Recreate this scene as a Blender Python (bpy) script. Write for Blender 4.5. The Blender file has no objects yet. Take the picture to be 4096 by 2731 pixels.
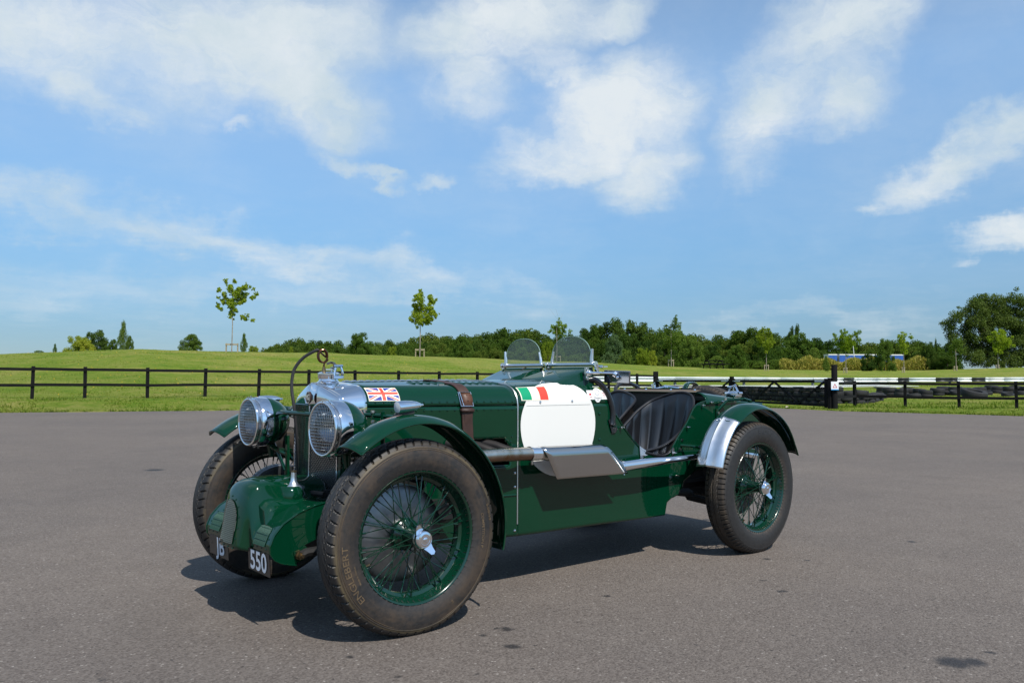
import bpy, bmesh, math, random
import numpy as np
from mathutils import Vector, Matrix
random.seed(7)
rng = np.random.default_rng(11)
R_ = math.radians
SC = bpy.context.scene
COL = SC.collection
# ------------------------------------------------------------------ camera
CAM_P = np.array([1.88104, 3.33514, 0.97668])
FW = np.array([-0.66177669, -0.74819671, 0.0474689])
RT = np.array([-0.74888021, 0.66268777, 0.00483154])
UP = np.array([0.035072, 0.03235112, 0.99886103])
FPX = 3321.15
cam_d = bpy.data.cameras.new('camera'); cam = bpy.data.objects.new('camera', cam_d); COL.objects.link(cam)
cam_d.sensor_width = 36; cam_d.lens = FPX / 4096 * 36; cam_d.clip_start = 0.05; cam_d.clip_end = 6000
cam.matrix_world = Matrix(((RT[0], UP[0], -FW[0], CAM_P[0]), (RT[1], UP[1], -FW[1], CAM_P[1]), (RT[2], UP[2], -FW[2], CAM_P[2]), (0, 0, 0, 1)))
SC.camera = cam
# ------------------------------------------------------------------ sun direction (from the shadows)
SUN_EL, SUN_AZ = R_(53.04), R_(78.78)
sd = bpy.data.lights.new('sun', 'SUN'); sd.energy = 5.0; sd.angle = R_(0.53); sd.color = (1.0, 0.955, 0.88)
sun = bpy.data.objects.new('sun', sd); COL.objects.link(sun)
SUN_V = Vector((math.cos(SUN_EL) * math.cos(SUN_AZ), math.cos(SUN_EL) * math.sin(SUN_AZ), math.sin(SUN_EL)))
sun.rotation_euler = SUN_V.to_track_quat('Z', 'Y').to_euler()
SC.view_settings.view_transform = 'Standard'; SC.view_settings.look = 'None'
SC.view_settings.gamma = 1; SC.view_settings.use_curve_mapping = False
SC.view_settings.exposure = 0.14
SC.cycles.max_bounces = 8; SC.cycles.transparent_max_bounces = 12; SC.cycles.transmission_bounces = 6
SC.cycles.sample_clamp_indirect = 6
SC.cycles.caustics_reflective = False; SC.cycles.caustics_refractive = False

# ------------------------------------------------------------------ small node helper
class NT:
    def __init__(s, nt): s.nt = nt; s.n = nt.nodes; s.l = nt.links
    def new(s, t, **k):
        n = s.n.new(t)
        for a, b in k.items(): setattr(n, a, b)
        return n
    def put(s, sock, v):
        if v is None: return
        if isinstance(v, bpy.types.NodeSocket): s.l.new(v, sock)
        else:
            try: sock.default_value = v
            except Exception: sock.default_value = tuple(v) + (1.0,)
    def math(s, op, a, b=None, c=None, clamp=False):
        n = s.new('ShaderNodeMath', operation=op); n.use_clamp = clamp
        for i, v in enumerate((a, b, c)): s.put(n.inputs[i], v)
        return n.outputs[0]
    def vm(s, op, a, b=None, out=0, scale=None):
        n = s.new('ShaderNodeVectorMath', operation=op); s.put(n.inputs[0], a); s.put(n.inputs[1], b)
        if scale is not None: s.put(n.inputs['Scale'], scale)
        return n.outputs['Value'] if out == 1 else n.outputs[0]
    def noise(s, vec, scale, detail=4, rough=.55, dist=0.0, out=0, dim='3D'):
        n = s.new('ShaderNodeTexNoise', noise_dimensions=dim); s.put(n.inputs['Vector'], vec)
        n.inputs['Scale'].default_value = scale; n.inputs['Detail'].default_value = detail
        n.inputs['Roughness'].default_value = rough; n.inputs['Distortion'].default_value = dist
        return n.outputs[out]
    def vor(s, vec, scale, out=0, feature='F1'):
        n = s.new('ShaderNodeTexVoronoi', feature=feature); s.put(n.inputs['Vector'], vec); n.inputs['Scale'].default_value = scale
        return n.outputs[out]
    def ramp(s, fac, stops, interp='LINEAR'):
        n = s.new('ShaderNodeValToRGB'); s.put(n.inputs[0], fac); cr = n.color_ramp; cr.interpolation = interp
        while len(cr.elements) < len(stops): cr.elements.new(0.5)
        for e, (p, c) in zip(cr.elements, stops):
            e.position = p; e.color = (c, c, c, 1) if isinstance(c, (int, float)) else tuple(c) + (1,)
        return n.outputs[0]
    def mix(s, fac, a, b, blend='MIX'):
        n = s.new('ShaderNodeMix', data_type='RGBA', blend_type=blend); s.put(n.inputs[0], fac); s.put(n.inputs[6], a); s.put(n.inputs[7], b)
        return n.outputs[2]
    def sstep(s, v, a, b):
        n = s.new('ShaderNodeMapRange', interpolation_type='SMOOTHSTEP'); s.put(n.inputs[0], v)
        n.inputs[1].default_value = a; n.inputs[2].default_value = b
        return n.outputs[0]
    def bump(s, h, strength=.3, dist=.01):
        n = s.new('ShaderNodeBump'); s.put(n.inputs['Height'], h); n.inputs['Strength'].default_value = strength; n.inputs['Distance'].default_value = dist
        return n.outputs[0]
    def coord(s, k='Object'): return s.new('ShaderNodeTexCoord').outputs[k]

def px_dir(px, py):
    d = FW * FPX + RT * (px - 2048) + UP * (1365.5 - py)
    return d / np.linalg.norm(d)

# ------------------------------------------------------------------ world: Nishita sky + scattered thin cumulus
W = bpy.data.worlds.new('World'); SC.world = W; W.use_nodes = True
wt = NT(W.node_tree); wt.n.clear()
wout = wt.new('ShaderNodeOutputWorld'); bg = wt.new('ShaderNodeBackground'); bg2 = wt.new('ShaderNodeBackground'); mx = wt.new('ShaderNodeMixShader')
sky = wt.new('ShaderNodeTexSky', sky_type='NISHITA'); sky.sun_disc = False
sky.sun_elevation = SUN_EL; sky.sun_rotation = R_(90) - SUN_AZ; sky.air_density = 1.0; sky.dust_density = 0.15; sky.ozone_density = 2.2; sky.altitude = 400
D = wt.coord('Generated'); Dn = wt.vm('NORMALIZE', D); sep = wt.new('ShaderNodeSeparateXYZ'); wt.put(sep.inputs[0], Dn)
grad = wt.ramp(sep.outputs[2], [(0.0, (.30, .40, .56)), (.05, (.36, .49, .65)), (.16, (.65, .86, .98)), (.34, (1.42, 1.54, 1.50)), (.7, (1.4, 1.45, 1.36))])
tint = wt.mix(1.0, sky.outputs[0], grad, 'MULTIPLY')
wt.put(bg.inputs[0], tint); bg.inputs[1].default_value = 0.115
dz = wt.math('ADD', wt.math('MAXIMUM', sep.outputs[2], 0.0), 0.10)
cmb = wt.new('ShaderNodeCombineXYZ'); wt.put(cmb.inputs[0], wt.math('DIVIDE', sep.outputs[0], dz)); wt.put(cmb.inputs[1], wt.math('DIVIDE', sep.outputs[1], dz))
PL = cmb.outputs[0]
w1 = wt.noise(PL, 1.3, 5, .6, out=1)
w2 = wt.noise(Dn, 9.0, 6, .62, out=1)
wob = wt.vm('ADD', wt.vm('SCALE', wt.vm('SUBTRACT', w1, (.5, .5, .5)), scale=.09), wt.vm('SCALE', wt.vm('SUBTRACT', w2, (.5, .5, .5)), scale=.10))
DW = wt.vm('ADD', Dn, wob)
BLOBS = [  # x, y, rx, ry (photo px / 1.7415), turn, weight
 (130, 70, 330, 150, 12, .8), (520, 90, 380, 170, 5, .95), (690, 220, 190, 110, 25, .9), (210, 200, 130, 75, 35, .75), (760, 310, 80, 45, 20, .6),
 (1140, 60, 260, 120, -10, .95), (1090, 200, 120, 110, 30, .75), (1380, 40, 130, 60, -25, .8), (1240, 160, 110, 60, 20, .6),
 (1420, 260, 190, 120, -25, 1.0), (1290, 360, 200, 65, -10, .8), (1460, 400, 120, 75, -20, .75), (1300, 210, 60, 40, 20, .75), (1540, 220, 50, 45, 0, .5),
 (1930, 90, 220, 110, -25, .95), (1760, 260, 120, 150, 5, .9), (1950, 230, 130, 80, -35, .75), (1730, 380, 70, 60, 0, .5),
 (2170, 390, 180, 65, -28, .85), (2310, 300, 90, 50, -20, .7), (2300, 540, 110, 36, -18, .75), (2020, 480, 70, 26, -10, .6),
 (120, 480, 300, 62, 8, .62), (520, 560, 420, 60, 10, .62), (900, 610, 240, 50, 8, .55), (900, 665, 520, 36, 2, .38), (250, 660, 420, 60, 0, .34),
 (790, 378, 70, 26, 18, .62), (870, 405, 46, 20, 15, .6), (990, 408, 52, 24, 5, .6), (540, 300, 44, 20, 15, .55), (1850, 735, 420, 26, 0, .34)]
acc = None
for (bx, by, rx, ry, an, wgt) in BLOBS:
    k = 1.7415; c = px_dir(bx * k, by * k); ca, sa = math.cos(R_(an)), math.sin(R_(an))
    a1 = px_dir((bx + ca * 10) * k, (by + sa * 10) * k) - c; a1 /= np.linalg.norm(a1)
    b1 = np.cross(c, a1)
    rad = lambda vx, vy, r: np.arccos(np.clip(px_dir((bx + vx * r) * k, (by + vy * r) * k) @ c, -1, 1))
    ra, rb = rad(ca, sa, rx * 1.10), rad(-sa, ca, ry * 1.10)
    A = wt.vm('DOT_PRODUCT', DW, tuple(a1 / ra - c * (c @ a1) / ra), out=1)
    B = wt.vm('DOT_PRODUCT', DW, tuple(b1 / rb), out=1)
    q = wt.math('ADD', wt.math('MULTIPLY', A, A), wt.math('MULTIPLY', B, B))
    fr = wt.math('GREATER_THAN', wt.vm('DOT_PRODUCT', Dn, tuple(c), out=1), 0.3)
    v = wt.math('MULTIPLY', wt.math('MULTIPLY', wt.math('POWER', wt.math('SUBTRACT', 1.0, wt.math('DIVIDE', q, 1.9), clamp=True), 1.7), fr), wgt * 1.22)
    if acc is None: acc = v
    else:
        m = wt.new('ShaderNodeMath', operation='SMOOTH_MAX'); wt.put(m.inputs[0], acc); wt.put(m.inputs[1], v); m.inputs[2].default_value = .18; acc = m.outputs[0]
fb = wt.noise(PL, 2.6, 9, .62, .3)
fb2 = wt.noise(DW, 7.0, 9, .6)
inview = wt.sstep(wt.vm('DOT_PRODUCT', Dn, tuple(px_dir(2048, 900)), out=1), .72, .84)
gen = wt.math('MULTIPLY', wt.sstep(wt.noise(PL, .75, 6, .6, .2), .50, .72), wt.math('SUBTRACT', 1.0, inview))
gen = wt.math('MULTIPLY', gen, wt.sstep(sep.outputs[2], .05, .3))
tot = wt.math('MAXIMUM', acc, gen)
fbm = wt.math('ADD', wt.math('MULTIPLY', wt.math('SUBTRACT', fb, .5), 1.3), wt.math('MULTIPLY', wt.math('SUBTRACT', fb2, .5), 1.6))
dens = wt.math('ADD', tot, wt.math('MULTIPLY', fbm, wt.math('ADD', .25, wt.math('MULTIPLY', tot, .55))))
wisp = wt.noise(wt.vm('MULTIPLY', DW, (1.0, 1.0, 2.2)), 16.0, 10, .68, .6)
dens = wt.math('ADD', dens, wt.math('MULTIPLY', wt.math('SUBTRACT', wisp, .5), wt.math('MULTIPLY', tot, 1.1)))
mask = wt.math('MULTIPLY', wt.math('POWER', wt.sstep(dens, -.15, 1.28), 1.1), .97)
halo = wt.math('MULTIPLY', wt.math('MULTIPLY', wt.sstep(tot, .0, 1.1), wt.sstep(fb2, .25, .7)), .55)
mask = wt.math('MAXIMUM', mask, halo)
# thin high veil low over the horizon
veil = wt.math('MULTIPLY', wt.sstep(wt.noise(PL, .5, 5, .55, .4), .35, .8), .16)
mask = wt.math('MAXIMUM', mask, veil)
ccol = wt.ramp(wt.noise(DW, 5.0, 6, .6), [(.32, (.56, .69, .77)), (.64, (.80, .86, .90))])
wt.put(bg2.inputs[0], ccol); bg2.inputs[1].default_value = 0.88
wt.put(mx.inputs[0], mask); wt.l.new(bg.outputs[0], mx.inputs[1]); wt.l.new(bg2.outputs[0], mx.inputs[2]); wt.l.new(mx.outputs[0], wout.inputs[0])

# ------------------------------------------------------------------ materials
MATS = {}
def mat(name, col, rough=.5, metal=0., coat=0., spec=.5, var=0., vscale=8., bump=0., bscale=60., bdist=.002, trans=0., alpha=1., coat_r=.03, aniso=0.):
    if name in MATS: return MATS[name]
    m = bpy.data.materials.new(name); m.use_nodes = True; t = NT(m.node_tree); b = t.n['Principled BSDF']
    b.inputs['Base Color'].default_value = tuple(col) + (1,); b.inputs['Roughness'].default_value = rough; b.inputs['Metallic'].default_value = metal
    b.inputs['Coat Weight'].default_value = coat; b.inputs['Coat Roughness'].default_value = coat_r; b.inputs['Specular IOR Level'].default_value = spec
    b.inputs['Transmission Weight'].default_value = trans; b.inputs['Alpha'].default_value = alpha
    if var or bump:
        co = t.coord()
    if var:
        n = t.noise(co, vscale, 6, .6); d = tuple(c * (1 - var) for c in col); l = tuple(min(1, c * (1 + var)) for c in col)
        t.put(b.inputs['Base Color'], t.ramp(n, [(.3, d), (.7, l)]))
        t.put(b.inputs['Roughness'], t.math('ADD', rough - .06, t.math('MULTIPLY', t.noise(co, vscale * 2.3, 5), .14)))
    if bump:
        t.put(b.inputs['Normal'], t.bump(t.noise(co, bscale, 5, .6), bump, bdist))
    MATS[name] = m; return m
GREEN = mat('green_coachwork', (.0008, .029, .0125), .42, 0, 1.0, .0, var=.08, vscale=3, coat_r=.02)
GREEN_W = mat('green_wheel_enamel', (.001, .024, .012), .22, 0, .8, .3)
GREEN_IN = mat('dull_green_underside', (.004, .018, .011), .7)
CHROME = mat('chrome', (.86, .87, .89), .05, 1, 0, .5)
CHROME_OLD = mat('worn_chrome', (.70, .70, .70), .18, 1, 0, .5, var=.12, vscale=30)
STEEL = mat('polished_steel', (.52, .50, .48), .20, 1, 0, .5, var=.10, vscale=20)
ALU = mat('brushed_aluminium', (.80, .81, .82), .30, 1, 0, .5, var=.06, vscale=14)
ALU_DULL = mat('cast_aluminium', (.24, .25, .26), .36, 1, 0, .5, var=.3, vscale=9, bump=.1, bscale=80)
BRASS = mat('brass', (.26, .19, .11), .38, 1, var=.2, vscale=40)
COPPER = mat('copper_pipe', (.17, .075, .045), .25, 1, var=.25, vscale=40)
RUBBER = mat('black_rubber', (.018, .018, .019), .6, var=.2, vscale=20)
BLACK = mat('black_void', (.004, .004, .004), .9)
DARKM = mat('dark_mechanical', (.012, .012, .012), .6, .3, var=.3, vscale=12)
LEATHER = mat('black_leather', (.006, .0065, .008),   .33, 0, .5, .5, var=.25, vscale=10, bump=.25, bscale=160, bdist=.0015, coat_r=.25)
PIPING = mat('black_piping', (.010, .010, .012), .42)
STRAP = mat('brown_strap_leather', (.040, .017, .011), .55, var=.3, vscale=25, bump=.2, bscale=200)
CLOTH = mat('brown_tonneau_cloth', (.095, .075, .056), .85, var=.15, vscale=6, bump=.15, bscale=300, bdist=.001)
WHITE = mat('white_roundel_vinyl', (.75, .74, .70), .34, 0, .3)
CREAM = mat('cream_vinyl', (.74, .69, .57), .4)
FRED = mat('flag_red', (.80, .055, .03), .4); FBLUE = mat('flag_blue', (.015, .035, .28), .4); FGRN = mat('flag_green', (.0, .27, .12), .4)
PLATE = mat('plate_black', (.018, .013, .012), .45, 0, .3); PLATE_W = mat('plate_white', (.62, .66, .72), .5)
SILVERSTRIP = mat('bare_alloy_strip', (.62, .62, .60), .35, 1)
BADGE_D = mat('badge_dark', (.035, .012, .008), .3, 0, .6)
BADGE_L = mat('badge_cream', (.78, .74, .62), .3, 0, .6)
WOODBLK = mat('black_stained_wood', (.0055, .0055, .006), .85, spec=.2, var=.35, vscale=5, bump=.3, bscale=20, bdist=.01)
STAKEW = mat('pale_stake_wood', (.30, .25, .16), .85, var=.2, vscale=3)
BARK = mat('pale_bark', (.24, .21, .17), .9, var=.3, vscale=6)
BARKD = mat('dark_bark', (.035, .028, .02), .9, var=.3, vscale=2)
GALV = mat('galvanised_rail', (.70, .74, .76), .5, .05, var=.12, vscale=1.5)
RAILW = mat('white_rail_paint', (.80, .81, .80), .45, var=.06, vscale=1.2)
RAILB = mat('black_rail_paint', (.03, .033, .036), .5)
TYREOLD = mat('old_scrap_tyre', (.013, .013, .013), .75, var=.5, vscale=2.5, bump=.3, bscale=25, bdist=.01)
BLUEC = mat('blue_curtain', (.02, .09, .36), .55, var=.12, vscale=.8)
STONEM = mat('pale_stone', (.5, .42, .33), .9)

def mat_exhaust():
    m = bpy.data.materials.new('mottled_pipe_metal'); m.use_nodes = True; t = NT(m.node_tree); b = t.n['Principled BSDF']
    co = t.coord(); n = t.noise(co, 14, 6, .6, .5)
    sp = t.new('ShaderNodeSeparateXYZ'); t.put(sp.inputs[0], co)
    lo = t.sstep(t.math('ADD', sp.outputs[2], t.math('MULTIPLY', n, .02)), .668, .632)
    c = t.ramp(n, [(.3, (.42, .34, .20)), (.55, (.58, .56, .50)), (.75, (.62, .50, .34))])
    c = t.mix(t.math('MULTIPLY', lo, .85), c, (.16, .07, .035))  # metal turns dark brown towards the bottom of the pipe
    t.put(b.inputs['Base Color'], c); b.inputs['Metallic'].default_value = 1; t.put(b.inputs['Roughness'], t.math('ADD', .12, t.math('MULTIPLY', n, .35)))
    return m
EXH = mat_exhaust()

def mat_glass():
    m = bpy.data.materials.new('clear_screen_glass'); m.use_nodes = True; t = NT(m.node_tree); t.n.clear()
    o = t.new('ShaderNodeOutputMaterial'); tr = t.new('ShaderNodeBsdfTransparent'); tr.inputs[0].default_value = (.88, .91, .90, 1)
    gl = t.new('ShaderNodeBsdfGlossy'); gl.inputs['Roughness'].default_value = .02; df = t.new('ShaderNodeBsdfDiffuse'); df.inputs[0].default_value = (.55, .6, .6, 1)
    fr = t.new('ShaderNodeFresnel'); fr.inputs[0].default_value = 1.5
    m1 = t.new('ShaderNodeMixShader'); m1.inputs[0].default_value = .07; t.l.new(tr.outputs[0], m1.inputs[1]); t.l.new(df.outputs[0], m1.inputs[2])
    m2 = t.new('ShaderNodeMixShader'); m2.inputs[0].default_value = .05; t.l.new(m1.outputs[0], m2.inputs[1]); t.l.new(gl.outputs[0], m2.inputs[2])
    t.l.new(m2.outputs[0], o.inputs[0]); return m
GLASS = mat_glass()

def mat_tyre(name, dusty):
    m = bpy.data.materials.new(name); m.use_nodes = True; t = NT(m.node_tree); b = t.n['Principled BSDF']
    co = t.coord(); sp = t.new('ShaderNodeSeparateXYZ'); t.put(sp.inputs[0], co)
    r = t.math('SQRT', t.math('ADD', t.math('MULTIPLY', sp.outputs[0], sp.outputs[0]), t.math('MULTIPLY', sp.outputs[2], sp.outputs[2])))
    ay = t.math('ABSOLUTE', sp.outputs[1])
    n1 = t.noise(co, 9, 7, .65, .4); n2 = t.noise(co, 55, 5, .7)
    ang = t.math('ARCTAN2', sp.outputs[2], sp.outputs[0])
    cb = t.new('ShaderNodeCombineXYZ'); t.put(cb.inputs[0], t.math('MULTIPLY', r, 60)); t.put(cb.inputs[1], t.math('MULTIPLY', ang, 1.2)); t.put(cb.inputs[2], t.math('MULTIPLY', ay, 40))
    streak = t.noise(cb.outputs[0], 1.0, 6, .6)
    side = t.math('MULTIPLY', t.sstep(r, .366, .348), t.sstep(r, .25, .30))
    k = t.math('ADD', t.math('MULTIPLY', n1, .85), t.math('ADD', t.math('MULTIPLY', n2, .22), t.math('MULTIPLY', streak, .40)))
    base = t.mix(t.sstep(n2, .3, .7), (.011, .0105, .0105), (.021, .020, .0195))
    if dusty:
        dust = t.math('MULTIPLY', t.sstep(k, .58, .92), t.math('ADD', .05, t.math('MULTIPLY', side, .80)))
        c = t.mix(t.math('MULTIPLY', dust, .80), base, (.062, .041, .025))
        edge = t.math('MULTIPLY', t.sstep(t.math('ABSOLUTE', t.math('SUBTRACT', r, .352)), .012, .0), t.sstep(streak, .42, .62))
        c = t.mix(t.math('MULTIPLY', edge, .55), c, (.15, .115, .055))
    else:
        dust = t.math('MULTIPLY', t.sstep(k, .6, .95), t.math('SUBTRACT', 1.0, side))
        c = t.mix(t.math('MULTIPLY', dust, .45), base, (.10, .068, .038))
    t.put(b.inputs['Base Color'], c); t.put(b.inputs['Roughness'], t.math('ADD', .42, t.math('MULTIPLY', n1, .3)))
    t.put(b.inputs['Normal'], t.bump(t.math('ADD', n2, t.math('MULTIPLY', streak, .5)), .25, .0015))
    return m
TYRE_F = mat_tyre('dusty_tyre_rubber', True); TYRE_R = mat_tyre('rear_tyre_rubber', False)
TYRETXT = mat('tyre_lettering', (.105, .072, .038), .7, var=.3, vscale=40)
TYRETXT_D = mat('tyre_lettering_dark', (.030, .030, .032), .5)

def mat_leaf(name, c1, c2, c3, trans=.35, nscale=.8):
    m = bpy.data.materials.new(name); m.use_nodes = True; t = NT(m.node_tree); t.n.clear()
    o = t.new('ShaderNodeOutputMaterial'); d = t.new('ShaderNodeBsdfDiffuse'); tl = t.new('ShaderNodeBsdfTranslucent'); mxx = t.new('ShaderNodeMixShader')
    geo = t.new('ShaderNodeNewGeometry'); oi = t.new('ShaderNodeObjectInfo')
    n = t.noise(geo.outputs['Position'], nscale, 3, .6)
    rnd = geo.outputs['Random Per Island']
    k = t.math('ADD', t.math('MULTIPLY', n, .5), t.math('ADD', t.math('MULTIPLY', rnd, .35), t.math('MULTIPLY', oi.outputs['Random'], .3)))
    c = t.ramp(k, [(.25, c1), (.55, c2), (.85, c3)])
    t.put(d.inputs[0], c); t.put(tl.inputs[0], t.mix(1.0, c, (1.3, 1.4, .5), 'MULTIPLY')); mxx.inputs[0].default_value = trans
    t.l.new(d.outputs[0], mxx.inputs[1]); t.l.new(tl.outputs[0], mxx.inputs[2]); t.l.new(mxx.outputs[0], o.inputs[0]); return m
L_YOUNG = mat_leaf('young_maple_leaf', (.10, .165, .016), (.19, .28, .026), (.33, .38, .045), .45, 2.5)
L_OAK = mat_leaf('oak_leaf', (.032, .068, .012), (.070, .118, .020), (.140, .170, .034), .35, .12)
L_DARK = mat_leaf('dark_leaf', (.024, .052, .014), (.052, .095, .020), (.100, .145, .030), .35, .12)
L_MID = mat_leaf('mid_green_leaf', (.050, .095, .018), (.095, .155, .030), (.16, .22, .045), .4, .3)
L_YEL = mat_leaf('yellow_green_leaf', (.11, .17, .018), (.22, .28, .034), (.36, .37, .055), .45, .5)
L_GREY = mat_leaf('grey_green_leaf', (.055, .10, .04), (.11, .17, .075), (.18, .24, .12), .35, .4)
L_GRASS = mat_leaf('grass_blade', (.055, .11, .010), (.10, .165, .018), (.19, .20, .045), .3, .35)
L_STRAW = mat_leaf('dry_tall_grass', (.15, .18, .035), (.34, .30, .07), (.46, .34, .12), .35, .35)

# ------------------------------------------------------------------ mesh helpers
def obj(name, mesh, m=None, parent=None, **props):
    o = bpy.data.objects.new(name, mesh); COL.objects.link(o)
    if m is not None and not mesh.materials: mesh.materials.append(m)
    if parent is not None: o.parent = parent
    for k, v in props.items(): o[k] = v
    return o
def thing(name, label, cat, loc=(0, 0, 0), rz=0, group=None):
    o = bpy.data.objects.new(name, None); COL.objects.link(o); o.location = loc; o.rotation_euler = (0, 0, rz); o.empty_display_size = .1
    o['label'] = label; o['category'] = cat
    if group: o['group'] = group
    return o
def tag(o, label, cat, group=None):
    o['label'] = label; o['category'] = cat
    if group: o['group'] = group
    return o
SMALL = ('stay_fixings', 'cowl_rivets', 'plate_bolts', 'louvres', 'hinge_knuckles', 'body_rivets', 'slotted_screws', 'tonneau_snaps', 'hoop_rivets', 'shield_rivets', 'stay_bolts', 'clamp_bolts', 'strap_holes', 'pad_rivets', 'drum_shoe_fixings')
class MB:
    def __init__(s): s.v = []; s.f = []; s.mi = []
    def add(s, v, f, mi=0):
        b = len(s.v); s.v.extend([tuple(map(float, p)) for p in v]); s.f.extend([tuple(i + b for i in q) for q in f]); s.mi.extend([mi] * len(f)); return s
    def box(s, c, d, rot=None, mi=0):
        x, y, z = d[0] / 2, d[1] / 2, d[2] / 2
        v = [Vector((a, b, e)) for a in (-x, x) for b in (-y, y) for e in (-z, z)]
        if rot is not None: v = [rot @ p for p in v]
        v = [p + Vector(c) for p in v]
        return s.add(v, [(0, 1, 3, 2), (4, 6, 7, 5), (0, 4, 5, 1), (2, 3, 7, 6), (0, 2, 6, 4), (1, 5, 7, 3)], mi)
    def bar(s, a, b, w, h, mi=0, upv=(0, 0, 1)):
        a, b = Vector(a), Vector(b); d = b - a; L = d.length; d.normalize(); sd_ = d.cross(Vector(upv)).normalized(); u = sd_.cross(d)
        M3 = Matrix((d, sd_, u)).transposed()
        return s.box((a + b) / 2, (L, w, h), M3, mi)
    def tube(s, pts, r, n=8, cap=True, mi=0, closed=False):
        P = [Vector(p) for p in pts]; N = len(P); rr = r if hasattr(r, '__len__') else [r] * N
        ref = None; rings = []
        for i in range(N):
            if closed: t = P[(i + 1) % N] - P[i - 1]
            else: t = P[min(i + 1, N - 1)] - P[max(i - 1, 0)]
            t.normalize()
            if ref is None:
                ref = Vector((0, 0, 1)) if abs(t.z) < .9 else Vector((1, 0, 0))
            sx = t.cross(ref).normalized(); ref = sx.cross(t).normalized()
            rings.append([P[i] + (sx * math.cos(2 * math.pi * k / n) + ref * math.sin(2 * math.pi * k / n)) * rr[i] for k in range(n)])
        v = [q for g in rings for q in g]; f = []
        for i in range(N if closed else N - 1):
            j = (i + 1) % N
            for k in range(n): f.append((i * n + k, i * n + (k + 1) % n, j * n + (k + 1) % n, j * n + k))
        if cap and not closed: f.append(tuple(range(n))[::-1]); f.append(tuple((N - 1) * n + k for k in range(n)))
        return s.add(v, f, mi)
    def lathe(s, prof, n=48, axis='z', c=(0, 0, 0), mi=0, close=False):   # prof: (radius, along)
        v = []; f = []; c = Vector(c)
        for (r, a) in prof:
            for k in range(n):
                t = 2 * math.pi * k / n; p = (r * math.cos(t), r * math.sin(t), a)
                p = {'z': p, 'y': (p[0], a, p[1]), 'x': (a, p[0], p[1])}[axis]; v.append(Vector(p) + c)
        m = len(prof)
        for i in range(m if close else m - 1):
            j = (i + 1) % m
            for k in range(n):
                q = (i * n + k, i * n + (k + 1) % n, j * n + (k + 1) % n, j * n + k)
                f.append(q if axis != 'y' else q[::-1])
        return s.add(v, f, mi)
    def grid(s, rows, mi=0, closed=False, flip=False):
        h, w = len(rows), len(rows[0]); v = [p for r in rows for p in r]; f = []
        for i in range(h - 1):
            for j in range(w if closed else w - 1):
                q = (i * w + j, i * w + (j + 1) % w, (i + 1) * w + (j + 1) % w, (i + 1) * w + j)
                f.append(q[::-1] if flip else q)
        return s.add(v, f, mi)
    def poly(s, pts, thick=None, direction=(0, 0, 1), mi=0):   # extruded polygon
        n = len(pts)
        if not thick: return s.add(pts, [tuple(range(n))], mi)
        d = Vector(direction).normalized() * thick; v = [Vector(p) for p in pts] + [Vector(p) + d for p in pts]
        f = [tuple(range(n))[::-1], tuple(range(n, 2 * n))] + [(i, (i + 1) % n, (i + 1) % n + n, i + n) for i in range(n)]
        return s.add(v, f, mi)
    def ball(s, c, r, n=8, sq=(1, 1, 1), mi=0):
        v = []; f = []; m = max(4, n // 2)
        for i in range(m + 1):
            a = math.pi * i / m
            for k in range(n): t = 2 * math.pi * k / n; v.append((c[0] + r * sq[0] * math.sin(a) * math.cos(t), c[1] + r * sq[1] * math.sin(a) * math.sin(t), c[2] + r * sq[2] * math.cos(a)))
        for i in range(m):
            for k in range(n): f.append((i * n + k, (i + 1) * n + k, (i + 1) * n + (k + 1) % n, i * n + (k + 1) % n))
        return s.add(v, f, mi)
    def mesh(s, name, smooth=True, angle=35, fix=False):
        me = bpy.data.meshes.new(name); me.from_pydata(s.v, [], s.f); me.update()
        if s.mi and max(s.mi) > 0: me.polygons.foreach_set('material_index', s.mi)
        if fix:
            b = bmesh.new(); b.from_mesh(me); bmesh.ops.remove_doubles(b, verts=b.verts, dist=1e-5); bmesh.ops.recalc_face_normals(b, faces=b.faces); b.to_mesh(me); b.free()
        if smooth:
            me.polygons.foreach_set('use_smooth', [True] * len(me.polygons))
            if angle: me.set_sharp_from_angle(angle=R_(angle))
        return me
    def build(s, name, m, parent=None, smooth=True, angle=35, fix=False, solid=None, offset=-1, **props):
        me = s.mesh(name, smooth, angle, fix)
        for q in (m if isinstance(m, (list, tuple)) else [m]): me.materials.append(q)
        o = obj(name, me, None, parent, **props)
        if name in SMALL: o['kind'] = 'stuff'
        if solid:
            md = o.modifiers.new('thickness', 'SOLIDIFY'); md.thickness = solid; md.offset = offset
        return o
def cr(pts, n):   # catmull-rom through pts -> n points
    P = np.array(pts, float); d = np.r_[0, np.cumsum(np.linalg.norm(np.diff(P, axis=0), axis=1))]; Pp = np.vstack([2 * P[0] - P[1], P, 2 * P[-1] - P[-2]])
    out = []
    for t in np.linspace(0, d[-1], n):
        i = min(max(np.searchsorted(d, t, 'right') - 1, 0), len(P) - 2); u = (t - d[i]) / (d[i + 1] - d[i] + 1e-12)
        a, b, c, e = Pp[i], Pp[i + 1], Pp[i + 2], Pp[i + 3]
        out.append(.5 * ((2 * b) + (-a + c) * u + (2 * a - 5 * b + 4 * c - e) * u * u + (-a + 3 * b - 3 * c + e) * u ** 3))
    return np.array(out)
def resamp(pts, n):
    P = np.array(pts, float); d = np.r_[0, np.cumsum(np.linalg.norm(np.diff(P, axis=0), axis=1))]; t = np.linspace(0, d[-1], n)
    return np.stack([np.interp(t, d, P[:, k]) for k in range(P.shape[1])], 1)
def ip(x, tab): 
    xs = [a for a, _ in tab]; ys = [b for _, b in tab]
    return float(np.interp(x, xs, ys)) if xs[0] < xs[-1] else float(np.interp(x, xs[::-1], ys[::-1]))
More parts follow.
